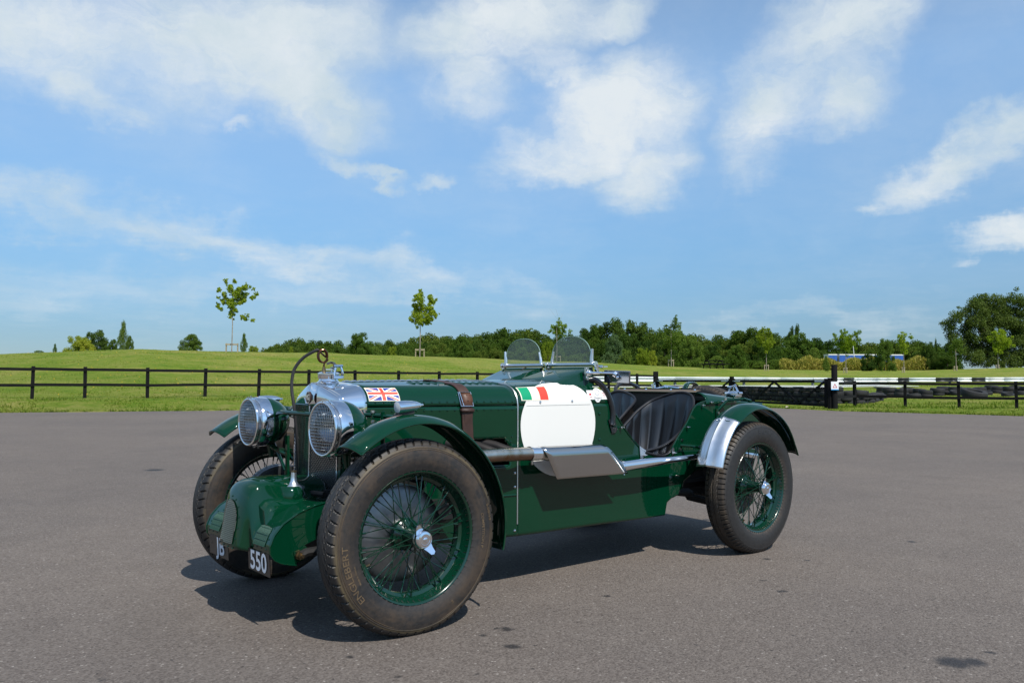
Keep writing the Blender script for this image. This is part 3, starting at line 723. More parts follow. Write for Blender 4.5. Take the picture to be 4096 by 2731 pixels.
for s in (1, -1):
    wing('front_wing', 0, .618, s, FT, .530, .706, .032, GREEN)
    wing('rear_wing', -2.39, .615, s, RT_, .530, .702, .032, GREEN, ph0=54)
    g = wing('stone_shield', -2.39, .615, s, RT_, .5285, .7035, .032, ALU, ph0=18, ph1=57, ridge=True, edge=False, lift=.0055, n=30)
    rr = MB()
    for ph, tt in [(54.5, t) for t in (-.85, -.5, -.2, .2, .5, .85)] + [(p, -.92) for p in (45, 36, 27)]:
        c = .032 * (1 - abs(tt) ** 2.3); r = ip(ph, RT_) + c + .004
        rivet(rr, (r * math.cos(R_(ph)), s * .086 * tt, r * math.sin(R_(ph))), (math.cos(R_(ph)), 0, math.sin(R_(ph))), .0042)
    rr.build('shield_rivets', CHROME_OLD, g)
    f = MB().tube([(-2.025, s * .385, .613), (-2.08, s * .45, .607), (-2.07, s * .53, .603), (-2.04, s * .545, .60)], [.009, .009, .011, .016], 8)
    f.add(*(lambda v: (v, [(0, 1, 2, 3), (7, 6, 5, 4), (0, 4, 5, 1), (1, 5, 6, 2), (2, 6, 7, 3), (3, 7, 4, 0)]))([(-2.00, s * .381, .585), (-2.03, s * .381, .58), (-2.055, s * .381, .645), (-2.03, s * .381, .655), (-2.00, s * .388, .585), (-2.03, s * .388, .58), (-2.055, s * .388, .645), (-2.03, s * .388, .655)]))
    P(f, 'rear_wing_stay', GREEN)
    P(MB().ball((-2.125, s * .49, .628), .010, 8).tube([(-2.09, s * .48, .600), (-2.09, s * .48, .618)], .007, 6).tube([(-2.035, s * .386, .642), (-2.035, s * .394, .642)], .008, 6).tube([(-2.015, s * .386, .593), (-2.015, s * .394, .593)], .008, 6), 'stay_fixings', CHROME_OLD)
    P(MB().tube([(-2.39, s * .38, .80), (-2.45, s * .42, .868), (-2.50, s * .50, .874), (-2.48, s * .56, .862)], .010, 8).box((-2.385, s * .387, .76), (.026, .010, .11)), 'rear_wing_upper_stay', GREEN)
    P(MB().tube([(-2.44, s * .41, .865), (-2.44, s * .41, .880)], .009, 8).tube([(-2.385, s * .39, .79), (-2.385, s * .40, .79)], .007, 8).tube([(-2.385, s * .39, .74), (-2.385, s * .40, .74)], .007, 8), 'stay_fixings', CHROME_OLD)

# sidelamps on the front wings
for s in (1, -1):
    o = MB().lathe([(.0222, .012), (.0245, .010), (.0250, .004), (.0245, -.01), (.0240, -.03), (.0215, -.055), (.016, -.08), (.008, -.098), (.005, -.102), (.0055, -.108), (.003, -.112), (.0004, -.113)], 28, 'x').build('sidelamp', CHROME, CAR, fix=True)
    o.location = (.058, s * .615, .872); o.rotation_euler = (0, R_(4), 0)
    MB().lathe([(.0222, .012), (.015, .014), (.0004, .015)], 24, 'x').build('sidelamp_lens', mat('frosted_lens', (.55, .58, .60), .25), o)
    MB().box((-.025, 0, -.024), (.075, .018, .012)).build('sidelamp_gasket', RUBBER, o)

# ---- front cowl over the supercharger
CPROF = resamp([(.095, .560), (.20, .566), (.30, .570), (.36, .569), (.40, .560), (.428, .542), (.445, .515), (.455, .48), (.466, .42), (.480, .33), (.485, .297)], 40)
WPROF = resamp([(.095, .478), (.211, .484), (.270, .472), (.328, .452), (.388, .418), (.425, .378), (.443, .335), (.440, .308), (.425, .285), (.395, .268), (.36, .258), (.328, .252)], 40)
rows = []
ys = np.unique(np.r_[np.linspace(-.312, -.18, 14), np.linspace(-.18, -.07, 24), np.linspace(-.07, .07, 18), np.linspace(.07, .18, 24), np.linspace(.18, .312, 14)])
for y in ys:
    t = sst(.095, .163, abs(y)); row = []
    for k, (a, b) in enumerate(zip(CPROF, WPROF)):
        kk = k / 39; dome = -.028 * (abs(y) / .12) ** 2.6 * (1 - sst(.35, .75, kk)) if abs(y) < .12 else -.028 * (1 - sst(.35, .75, kk))
        nx = -.022 * min(1, abs(y) / .12) ** 3 * sst(.25, .5, kk)
        q = np.array([a[0] + nx, a[1] + dome]) * (1 - t) + b * t; row.append((q[0], y, q[1]))
    rows.append(row)
CW = P(MB().grid(rows, flip=False), 'front_cowl', GREEN, fix=True, solid=.003, angle=50)
for s in (1, -1):
    sp_ = [(a, s * .313, b) for (a, b) in WPROF] + [(.322, s * .313, .275), (.322, s * .313, .30), (.300, s * .313, .325), (.20, s * .313, .36), (.095, s * .313, .38)]
    mb = MB().poly(sp_ if s > 0 else sp_, .003, (0, -s, 0)); P(mb, 'cowl_side_panel', GREEN, CW, smooth=False)
    P(MB().tube([(a, s * .314, b) for (a, b) in WPROF[8:]], .003, 6), 'cowl_edge_bead', GREEN, CW)
# grille panes (fine woven mesh set in riveted frames)
MESHM = mat('fine_gauze', (.30, .32, .26), .4, .7)
def on_cowl(y, z):   # outer surface x for given y, z on the nose
    t = sst(.095, .163, abs(y)); best = None
    i = int(np.argmin(np.abs(ys - y))); r = np.array(rows[i]); r = r[18:] if abs(y) < .13 else r[16:]
    def xa(row):
        rr = np.array(row); k0 = 12 if abs(y) < .13 else int(np.argmax(rr[:, 0] > .36)); rr = rr[k0:]; rr = rr[:int(np.argmin(rr[:, 2])) + 1] if abs(y) < .13 else rr[:int(np.argmax(rr[:, 2] < .312)) + 1]
        return float(np.interp(z, rr[::-1, 2], rr[::-1, 0]))
    i = int(np.clip(np.searchsorted(ys, y), 1, len(ys) - 1)); t_ = (y - ys[i - 1]) / (ys[i] - ys[i - 1]); return xa(rows[i - 1]) * (1 - t_) + xa(rows[i]) * t_
def gauze(name, outline, step, par, m, r=.0007, off=.004, squash=1):
    mb = MB(); ol = np.array(outline)
    lo, hi = ol.min(0), ol.max(0)
    def inside(y, z):
        c = False; n = len(ol); j = n - 1
        for i in range(n):
            if (ol[i][1] > z) != (ol[j][1] > z) and y < (ol[j][0] - ol[i][0]) * (z - ol[i][1]) / (ol[j][1] - ol[i][1]) + ol[i][0]: c = not c
            j = i
        return c
    for ax in (0, 1):
        c = lo[ax] + step / 2
        while c < hi[ax]:
            seg = []
            for t in np.linspace(lo[1 - ax], hi[1 - ax], 40):
                q = (c, t) if ax == 0 else (t, c)
                if inside(*q): seg.append((on_cowl(*q) + off + (r if ax else -r), q[0], q[1]))
            if len(seg) > 1: mb.tube(seg[::3] + [seg[-1]] if len(seg) > 4 else seg, r, 4, False)
            c += step * (1 if ax == 0 else squash)
    return mb.build(name, m, par, kind='stuff')
def backing(name, outline, par, m, off):
    ol = resamp(list(outline) + [outline[0]], 41)[:-1]; c = ol.mean(0); mb = MB()
    rr = [[(on_cowl(*(c + (p - c) * t)) + off, *(c + (p - c) * t)) for p in ol] for t in (0.02, .35, .7, 1)]
    mb.grid(rr, closed=True); return mb.build(name, m, par)
CG = [(-.046, .468), (-.050, .40), (-.058, .322), (-.005, .316), (.056, .314), (.062, .38), (.060, .425), (.044, .455), (.01, .480), (-.025, .486), (-.043, .480)]
backing('centre_grille_dark_sheet', CG, CW, BLACK, .0035); gauze('centre_grille_gauze', CG, .0072, CW, MESHM, .0009, .0055)  # black sheet on the closed cowl paints the dark behind the gauze
rg = MB(); olr = resamp(CG + [CG[0]], 15)[:-1]; cc = np.mean(CG, 0)
for p in olr:
    q = cc + (p - cc) * 1.16; rivet(rg, (on_cowl(*q) + .0005, q[0], q[1]), (1, 0, .2), .0042)
for s in (1, -1):
    SG = [(s * .168, .398), (s * .185, .402), (s * .225, .402), (s * .262, .398), (s * .272, .385), (s * .272, .330), (s * .168, .330)]
    backing('side_grille_dark_sheet', SG, CW, BLACK, .0025); gauze('side_grille_gauze', SG, .0052, CW, mat('green_gauze', (.03, .10, .07), .5, .3), .0009, .0035, 4)  # black sheets again paint the darkness behind the side gauzes
    for q in resamp(SG, 9): c2 = np.array([s * .22, .365]); q = c2 + (q - c2) * 1.22; rivet(rg, (on_cowl(*q) + .0005, q[0], q[1]), (1, 0, .2), .0035)
P(rg, 'cowl_rivets', GREEN, CW)
# raised access block, collar and dashpot
blk = MB(); xs_ = np.linspace(.215, .405, 10); 
rows2 = []
for x in xs_:
    e = sst(.405, .375, x); zt = .462 + .022 * e - (x > .39) * .0
    rows2.append([(x, .125, zt + .01), (x, .150, zt + .004 * e), (x, .178, zt - .008), (x, .192, zt - .03 * (1 - e) - .03), (x, .198, .40)])
blk.grid(rows2).add([rows2[-1][0], rows2[-1][1], rows2[-1][2], rows2[-1][3], rows2[-1][4], (.412, .198, .37), (.412, .12, .37)], [(0, 1, 2, 3, 4, 5, 6)])
P(blk, 'cowl_step', GREEN, CW, fix=True, angle=40)
col = MB(); n = 28
for i in range(n + 1):
    pass
a0 = np.linspace(R_(-175), R_(175), 30)
col.grid([[(.256 + .052 * math.cos(a), .108 + .052 * math.sin(a), z if z < .5 else .538 - .030 * sst(-.1, -1, math.cos(a))) for a in a0] for z in (.455, .49, .54)])
P(col, 'carburettor_collar', GREEN, CW, fix=True, solid=.002)
P(MB().lathe([(.036, .505), (.036, .528), (.033, .533), (.020, .542), (.0135, .555), (.0115, .572), (.0112, .592), (.0005, .592)], 28, 'z', (.246, .112, 0)), 'dashpot', ALU, CW)
P(MB().lathe([(.013, .592), (.0135, .598), (.0004, .600)], 20, 'z', (.246, .112, 0)), 'dashpot_cap', BRASS, CW)
P(MB().lathe([(.045, .470), (.044, .4775), (.02, .482), (.0005, .483)], 24, 'z', (.15, .20, 0)).tube([(.18, .10, .50), (.15, .20, .50)], .012, 8), 'blower_casting', DARKM, CW)
P(MB().lathe([(.024, 0), (.026, .004), (.024, .008), (.018, .009), (.0005, .0095)], 20, 'z', (.33, .062, .556)), 'filler_boss', GREEN, CW)
# spring eye bolt with its lozenge plate
lz = [(.345, .306), (.318, .345), (.283, .312), (.300, .270), (.335, .262)]
P(MB().poly([(a, .3145, b) for a, b in lz], .004, (0, 1, 0)), 'spring_eye_plate', GREEN, CW, smooth=False)
P(MB().tube([(.322, .316, .292), (.322, .330, .292)], .019, 8).tube([(.322, .328, .292), (.322, .344, .292)], .015, 6).tube([(.322, .343, .292), (.322, .352, .292)], .007, 8), 'spring_eye_bolt', BRASS, CW, smooth=False)
# number plates
def plate(pts, txt, ty, tz, size, wx):
    pl = MB().poly(pts, .0025, (-1, 0, 0)); o = P(pl, 'number_plate', PLATE, smooth=False)
    me = text_mesh(txt, size, off=.0020, spacing=1.0); a = np.array(pts[0]); b = np.array(pts[1]); ex = (b - a) / np.linalg.norm(b - a); d = np.array(pts[3]) - a; ez = -d / np.linalg.norm(d)
    me = place(me, (pts[0][0] + .0015, ty, tz), ex * wx, ez * 1.0); me.materials.append(PLATE_W); obj('plate_lettering', me, None, o)
    bb = MB()
    for f_ in (.14, .80):
        q = a + (b - a) * f_ + d * .42; rivet(bb, (q[0] + .001, q[1], q[2]), (1, 0, 0), .0048)
    bb.build('plate_bolts', DARKM, o); return o
plate([(.4405, .114, .306), (.4405, .302, .306), (.4385, .310, .219), (.4385, .120, .224)], '550', .213, .263, .103, .97)
plate([(.4405, -.284, .306), (.4405, -.085, .306), (.4385, -.078, .221), (.4385, -.276, .226)], 'JB', -.158, .264, .098, 1.0)

# ---- exhaust
EX = MB().tube([(-.36, .455, .642), (-.60, .460, .640), (-.775, .462, .637)], [.030, .031, .031], 20); EXO = P(EX, 'exhaust_pipe', EXH)
for k, x in enumerate((-.46, -.555, -.65)): P(MB().tube([(x + .05, .30, .69), (x + .01, .37, .675), (x - .02, .425, .655), (x - .05, .455, .645)], [.022, .022, .022, .018], 12), 'exhaust_branch', mat('branch_scale', (.020, .017, .016), .55, .5, var=.3), EXO)
P(MB().tube([(-.772, .462, .637), (-.780, .462, .637)], .0345, 24).tube([(-.778, .462, .637), (-.832, .463, .635)], .0325, 24), 'exhaust_clamp', CHROME, EXO)
P(MB().tube([(-.79, .462, .604), (-.79, .462, .585)], .006, 8).tube([(-1.432, .470, .506), (-1.432, .472, .492)], .006, 8), 'clamp_bolts', STEEL, EXO)
prof = [(.412, .612), (.418, .640), (.430, .657), (.446, .666), (.464, .669), (.482, .664), (.495, .652), (.502, .636), (.503, .62), (.5045, .565), (.505, .512)]
pr = resamp(prof, 30); rows = []
for t in np.linspace(0, 1, 14):
    r = []
    for (y, z) in pr:
        q = (.669 - z) / .157; x0 = -.835 - .078 * max(0, q - .1) / .9; x1 = -1.262 - .165 * min(1, q * 1.0) ** .92
        r.append((x0 + (x1 - x0) * t, y, z - .008 * t))
    rows.append(r)
P(MB().grid(rows, flip=True), 'exhaust_heat_shield', mat('shield_steel', (.50, .48, .46), .09, 1), EXO, fix=True, solid=.002, angle=60)
P(MB().tube([(-.83, .462, .635), (-1.2, .45, .60), (-1.41, .462, .540)], [.030, .045, .028], 16), 'silencer', STEEL, EXO)
tp = [(-1.405, .470, .537), (-1.55, .474, .541), (-1.70, .476, .5455), (-1.78, .478, .548), (-1.90, .480, .551), (-2.15, .482, .556), (-2.50, .46, .545), (-2.85, .44, .50)]
P(MB().tube(tp, [.027, .0265, .025, .020, .0165, .0155, .0155, .0155], 20), 'tail_pipe', CHROME, EXO)
P(MB().tube([(-1.418, .470, .537), (-1.426, .470, .537)], .0305, 20), 'exhaust_clamp', CHROME, EXO)

# ---- leather bonnet strap with buckle
def strip_on(x0, x1, s0, s1, off, n=14):
    return [[surf(x0 + (x1 - x0) * a, s, off) for a in (0, .12, .5, .88, 1)] for s in np.linspace(s0, s1, n)]
smax = sum(math.hypot(b[0] - a[0], b[1] - a[1]) for a, b in zip(section(-.5)[:-1], section(-.5)[1:]))
sr = []
for s in np.linspace(-.17, smax - .001, 34):
    f = max(0, s) / smax; xa = -.476 - .01 * f; wv = [(0, .002), (.05, .0045), (.5, .005), (.95, .0045), (1, .002)]
    if s < 0: xa += s * .06
    sr.append([surf(xa - .052 * a, s, o_ + (.002 if s < .03 else 0)) for a, o_ in wv])
for r in sr[::-1][1:]: pass
ST = P(MB().grid(sr + [[(x, -y, z) for (x, y, z) in r] for r in sr[::-1][1:]], flip=True), 'bonnet_strap', STRAP, solid=.003)
bk = MB().tube([surf(-.470, .062, .010), surf(-.532, .062, .010), surf(-.532, -.0, .012), surf(-.470, -.0, .012)], .0030, 6, closed=True).tube([surf(-.474, .060, .013), surf(-.484, .0, .013)], .0026, 6)
P(bk, 'strap_buckle', CHROME_OLD, ST)
BR = mat('tan_strap_leather', (.085, .035, .018), .5, var=.3, vscale=40)
tl = MB().grid([[surf(-.480 - .050 * a, s, .009 + (.004 if .01 < s < .05 else 0)) for a in (0, .5, 1)] for s in np.linspace(.058, -.035, 10)], flip=True)
P(tl, 'strap_end', BR, ST, solid=.003)
tl = MB(); e = [surf(-.488, -.035, .009), surf(-.530, -.035, .009), surf(-.528, -.075, .008), surf(-.508, -.097, .006), surf(-.490, -.075, .008)]; tl.poly(e, .003, (0, 1, 0))
P(tl, 'strap_tip', STRAP, ST, smooth=False)
for s0 in (-.012, -.150): P(MB().grid([[surf(-.474 - .062 * a, s0 + d, o_) for a, o_ in ((-.02, .003), (.05, .014), (.5, .016), (.95, .014), (1.02, .003))] for d in (0, -.016)]), 'strap_keeper', STRAP, ST, solid=.003)
hl = MB()
for s_ in (.046, .022): hl.tube([surf(-.505, s_, .0125), surf(-.505, s_, .0155)], .0022, 6)
P(hl, 'strap_holes', BLACK, ST)
P(MB().box(surf(-.430, .135, .003), (.030, .006, .008)), 'strap_guide', CHROME_OLD)
# ---- screen humps on the scuttle, aero screens
for s in (1, -1):
    yi, yo = (.045, .346) if s == 1 else (-.030, -.346)
    top = []
    n = 12
    for i in range(n + 1):
        x = -1.09 - (1.335 - 1.09) * i / n; t = i / n
        z = .9925 + (1.052 - .9925) * t ** 1.15 ; zi = z
        inner, outer = (yi, yo)
        oz = .972 + .072 * t - (.0 if t > .02 else 0)
        base_in, base_out = .985, .955
        sc_ = section(x, 60); zs = lambda y: float(np.interp(abs(y), [q[0] for q in sc_[::-1]], [q[1] for q in sc_[::-1]])) + .0012
        w = min(1, t * 1.02); zt = 1.054; lift = lambda y: zs(y) * (1 - w) + zt * w
        ys_ = [inner + (outer - inner) * k for k in (.03, .2, .4, .6, .8, .92, .985)]
        row = [(x, inner, zs(inner) - .012)] + [(x, y, lift(y)) for y in ys_] + [(x, outer + s * .006, zs(outer + s * .006) - .010)]
        top.append(row)
    mb = MB().grid(top, flip=(s == -1)); mb.add(top[-1], [tuple(range(len(top[-1])))])
    P(mb, 'screen_cowl', GREEN, fix=True, angle=25)
    # slots lines
    X = -1.325
    def y_(a): return (.030 + a * .324) * s
    zb = 1.066
    F = MB().tube([(X, y_(-.02), zb), (X, y_(1.02), zb)], .0105, 10)
    F.tube([(X, y_(.04), zb), (X - .001, y_(.052), zb + .030), (X, y_(.085), zb + .072)], [.008, .0075, .0055], 8).tube([(X, y_(.97), zb), (X, y_(.965), zb + .03), (X, y_(.985), zb + .082)], [.010, .0095, .006], 8)
    fo_ = P(F, 'windscreen_frame', ALU)
    out = []
    for a in np.linspace(0, 1, 33):
        t = math.pi * a; out.append((.5 - .455 * math.copysign(abs(math.cos(t)) ** .92, math.cos(t)), .022 + (.130) * abs(math.sin(t)) ** .74))
    pts = [(X, y_(.05), zb + .006)] + [(X, y_(a), zb + b) for a, b in out] + [(X, y_(.95), zb + .006)]
    P(MB().poly(pts, .004, (-1, 0, 0)), 'windscreen_glass', GLASS, fo_, smooth=False)
    P(MB().tube(pts[1:-1], .0018, 5), 'glass_edge', mat('green_glass_edge', (.25, .38, .34), .2), fo_)
    kb = MB()
    for e in (0, 1):
        y = y_(e * 1.06 - .03); d = 1 if e else -1
        kb.tube([(X - .0, y, zb), (X, y + s * d * .010, zb)], .0165, 14).tube([(X - .012, y + s * d * .004, zb), (X - .015, y + s * d * .004, zb - .042)], [.012, .009], 8).tube([(X - .012, y, zb - .025), (X - .012, y + s * d * .012, zb - .025)], .013, 12)
    kb.tube([(X - .02, y_(1.06), zb - .010), (X - .03, y_(1.13), zb - .012)], .006, 8).box((X - .032, y_(1.16), zb - .012), (.006, .036, .008)).ball((X - .03, y_(1.10), zb - .012), .009, 8)
    P(kb, 'screen_pivots', CHROME, fo_)
    st = MB()
    st.tube([(X + .06, y_(.22), 1.052), (X + .095, y_(.22), 1.040)], .0035, 6)
    P(st, 'scuttle_slot', DARKM, fo_)
# mirror on its bracket
MR = MB().box((0, 0, 0), (.012, .158, .066)).mesh('mirror', False)
mo = obj('driving_mirror', MR, mat('dark_reflection_chrome', (.30, .31, .34), .08, 1), CAR); mo.location = (-1.42, .437, 1.001); mo.rotation_euler = (R_(-2), R_(3), R_(10))  # chrome colour darkened to stand in for a dark reflection
bv = mo.modifiers.new('b', 'BEVEL'); bv.width = .005; bv.segments = 3
P(MB().tube([(-1.275, .372, 1.022), (-1.34, .395, 1.021), (-1.400, .435, 1.020)], .0062, 10).ball((-1.272, .374, 1.020), .017, 12).tube([(-1.402, .430, 1.018), (-1.410, .440, 1.010)], .018, 12).ball((-1.404, .452, .998), .010, 8), 'mirror_arm', CHROME)
P(MB().box((-1.262, .366, 1.016), (.020, .012, .062)).tube([(-1.262, .372, 1.038), (-1.262, .376, 1.038)], .009, 10).tube([(-1.262, .372, .992), (-1.262, .376, .992)], .009, 10), 'mirror_bracket', CHROME_OLD)
# padded cutaway roll and tab
for s in (1, -1):
    pts = cr([(-1.31, s * .335, .985), (-1.335, s * .352, .985), (-1.365, s * .366, .965), (-1.400, s * .376, .925), (-1.425, s * .382, .875), (-1.440, s * .386, .820), (-1.438, s * .386, .765), (-1.430, s * .386, .745)], 30)
    RO = P(MB().tube(pts, .0165, 12), 'cutaway_pad', LEATHER)
    P(MB().poly([(-1.408, s * .384, .775), (-1.455, s * .384, .785), (-1.478, s * .384, .722), (-1.462, s * .384, .705), (-1.435, s * .384, .705)], .004, (0, s, 0)), 'pad_tab', LEATHER, RO, smooth=False)
    q = MB()
    for p in ((-1.440, .735), (-1.460, .739)): rivet(q, (p[0], s * .388, p[1]), (0, s, 0), .0055)
    q.build('pad_rivets', GREEN, RO)
    # edge trim round the cockpit cutaway
    P(MB().tube([(x, s * .381, ztop(x) - .002) for x in np.r_[np.linspace(-1.70, -1.935, 14)]], .0065, 8), 'cutaway_binding', PIPING)
    P(MB().tube([(x, s * .381, ztop(x) + .0) for x in np.r_[np.linspace(-1.45, -1.69, 12)]], .004, 6), 'cutaway_edge', GREEN)
    P(MB().tube([(x, s * .381, ztop(x) + .0) for x in np.r_[np.linspace(-1.95, -2.28, 22)]], .004, 6), 'cutaway_edge', GREEN)
    P(MB().poly([(-1.662, s * .384, .626), (-1.716, s * .384, .598), (-1.690, s * .384, .560), (-1.675, s * .384, .556), (-1.668, s * .384, .562)], .003, (0, s, 0)), 'alloy_corner_plate', ALU, smooth=False)
    P(MB().poly([(-1.938, s * .384, .594), (-1.962, s * .384, .604), (-1.972, s * .384, .570), (-1.952, s * .384, .560)], .003, (0, s, 0)), 'alloy_corner_plate', ALU, smooth=False)
# ---- cockpit inside
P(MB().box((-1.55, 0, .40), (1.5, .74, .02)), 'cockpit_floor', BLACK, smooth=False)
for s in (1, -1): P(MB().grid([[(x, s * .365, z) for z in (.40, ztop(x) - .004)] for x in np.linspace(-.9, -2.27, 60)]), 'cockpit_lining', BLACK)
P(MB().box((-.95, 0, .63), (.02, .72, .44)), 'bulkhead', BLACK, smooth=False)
P(MB().box((-1.34, 0, .86), (.012, .64, .17)), 'dashboard', DARKM, smooth=False)
P(MB().tube([(-1.585 + .05 * math.sin(a) * .4, -.195 + .19 * math.cos(a), .81 + .12 * math.sin(a)) for a in np.linspace(0, 2 * math.pi, 40)[:-1]], .011, 8, closed=True).tube([(-1.585, -.195, .81), (-1.35, -.195, .80)], .014, 8).bar((-1.585, -.38, .81), (-1.585, -.01, .81), .02, .005), 'steering_wheel', RUBBER)
# tonneau panel behind the seats
tz = [(y, .925 - .0 * abs(y)) for y in np.linspace(-.362, .292, 12)]
rows = [[(-2.29, y, .56), (-2.292, y, .70), (-2.294, y, .90), (-2.298, y, .914), (-2.315, y, .9215), (-2.36, y, .928)] for y, z in tz]
P(MB().grid(rows), 'tonneau_panel', CLOTH, solid=.004, fix=True)
P(MB().tube([(-2.362, -.362, .930), (-2.362, .292, .930)], .0045, 6), 'tonneau_piping', PIPING)
q = MB()
for y in (-.30, -.12, .08, .262): rivet(q, (-2.335, y, .927), (.2, 0, 1), .008)
P(q, 'tonneau_snaps', CHROME)
P(MB().tube(cr([(-2.335, -.375, .90), (-2.357, -.40, .931), (-2.39, -.40, .955), (-2.445, -.40, .968), (-2.51, -.40, .962), (-2.586, -.40, .937), (-2.62, -.39, .90)], 30), .0135, 10), 'far_side_pad', LEATHER)
# ---- rear deck, tank and tail
def deck(x, k=14):
    b = hw(x) + .006; zt = ip(x, [(-2.27, .915), (-2.62, .884), (-2.95, .862)]); zb = ip(x, [(-2.27, .838), (-2.62, .846), (-2.95, .845)]); out = [(x, b, zb)]
    for i in range(k):
        a = math.pi / 2 * i / (k - 1); out.append((x, b - .075 + .075 * math.cos(a), zb + .012 + (zt - zb - .012) * math.sin(a)))
    return out
rows = [[p for p in deck(x)] + [(p[0], -p[1], p[2]) for p in deck(x)[::-1]] for x in np.linspace(-2.274, -2.60, 10)]
P(MB().grid(rows), 'deck_panel', GREEN, fix=True, solid=.004, angle=40)
rows = [[(x, p[1] * .985, p[2] - .030) for p in deck(x)] + [(x, -p[1] * .985, p[2] - .030) for p in deck(x)[::-1]] for x in np.linspace(-2.58, -2.86, 8)]
mb = MB().grid(rows); mb.add(rows[-1], [tuple(range(len(rows[-1])))]); P(mb, 'fuel_tank', GREEN, fix=True, solid=.004, angle=40)
P(MB().box((-2.86, 0, .68), (.012, .70, .30)), 'tail_panel', GREEN, smooth=False)
for s in (1, -1):
    P(MB().tube([(-2.85, s * .34, .846), (-2.87, s * .34, .80), (-2.87, s * .34, .60)], .012, 8), 'tank_strap', GREEN)
P(MB().box((-2.55, 0, .52), (.62, .70, .03)), 'boot_floor', BLACK, smooth=False)
def fuelcap(x, y, z):
    o = MB().lathe([(.045, -.03), (.045, -.005), (.052, .0), (.053, .010), (.050, .012), (.056, .014), (.056, .018), (.035, .028), (.015, .034), (.0005, .035)], 32, 'z').build('fuel_filler_cap', CHROME, CAR, angle=30)
    o.location = (x, y, z)
    c = MB().tube([(.056, -.01, .022), (.020, -.0, .064), (-.052, .008, .060)], .0062, 8).tube([(-.056, .012, .018), (-.030, .004, .055), (.018, 0, .073), (.030, -.004, .070)], .0058, 8)
    c.tube([(.0, 0, .034), (0, 0, .062)], .006, 8).tube([(-.060, -.018, .020), (-.060, .018, .020)], .008, 8).tube([(.058, -.016, .022), (.058, .016, .022)], .008, 8).tube([(-.060, .014, .02), (-.064, .018, -.01)], .006, 8)
    c.build('cap_lever_clamp', CHROME, o); return o
c1 = fuelcap(-2.695, .295, .885); c1.rotation_euler = (0, 0, R_(80)); c2 = fuelcap(-2.635, -.30, .893); c2.rotation_euler = (0, 0, R_(60))
P(MB().tube([(-2.40, -.12, .925), (-2.46, -.05, .945), (-2.50, .02, .935)], .008, 8).ball((-2.46, -.06, .945), .012, 8).ball((-2.42, -.02, .94), .010, 8), 'deck_catch', CHROME)
# ---- seats
def bucket(mir):
    rim = [(-1.70, .335, .585), (-1.80, .352, .597), (-1.895, .356, .612), (-2.010, .356, .655), (-2.105, .356, .715), (-2.170, .354, .785), (-2.200, .350, .845), (-2.214, .330, .888), (-2.220, .290, .908), (-2.220, .235, .912),
           (-2.214, .180, .904), (-2.195, .110, .882), (-2.150, .058, .853), (-2.060, .040, .800), (-1.990, .038, .750), (-1.930, .038, .708), (-1.85, .040, .650), (-1.74, .055, .585)]
    base = [(-1.72, .325, .44), (-1.80, .330, .44), (-1.88, .330, .44), (-1.955, .325, .44), (-2.005, .315, .44), (-2.040, .300, .44), (-2.062, .280, .44), (-2.075, .255, .44), (-2.082, .230, .44), (-2.084, .205, .44),
            (-2.082, .180, .44), (-2.072, .150, .44), (-2.05, .115, .44), (-2.015, .085, .44), (-1.965, .070, .44), (-1.91, .065, .44), (-1.84, .062, .44), (-1.76, .065, .44)]
    n = 181; A = cr(rim, n); B = resamp(base, n); nf = 17; rows = []
    C0 = np.array([-1.85, .2])
    for j in range(n):
        u = j / (n - 1); fl = abs(math.sin(math.pi * nf * u)) ** .45; row = []
        for t in np.linspace(0, 1, 22):
            p = A[j] * (1 - t) + B[j] * t
            d = C0 - p[:2]; d = d / np.linalg.norm(d); b = .014 * fl * min(1, t * 9, (1 - t) * 12 + .15) + .020 * math.sin(math.pi * t) * -1
            row.append((p[0] + d[0] * b, p[1] + d[1] * b, p[2]))
        rows.append(row)
    if mir: rows = [[(x, -y, z) for (x, y, z) in r] for r in rows]; A = A * np.array([1, -1, 1])
    S = P(MB().grid(rows, flip=mir), 'seat', LEATHER, angle=0)
    rows2 = [[(r[0][0] * 1 + (-.016 if abs(r[0][1]) > .0 else 0), r[0][1] + (.0 if 0 else 0), r[0][2] - .002), (r[-1][0] - .016, r[-1][1], r[-1][2])] for r in rows]
    MB().tube(A, .0085, 8).build('seat_piping', PIPING, S)
    sg = -1 if mir else 1
    cu = MB()
    for k in range(6):
        y0 = .068 + .043 * k; cu.grid([[(x, sg * (y0 + .043 * t), .455 + .075 * ip(x, [(-2.07, .55), (-1.95, .8), (-1.75, 1), (-1.68, .9), (-1.66, .2)]) + .010 * math.sin(math.pi * t) ** .5) for t in np.linspace(0, 1, 8)] for x in np.linspace(-2.07, -1.66, 16)])
    cu.build('seat_cushion', LEATHER, S); return S
bucket(False); bucket(True)
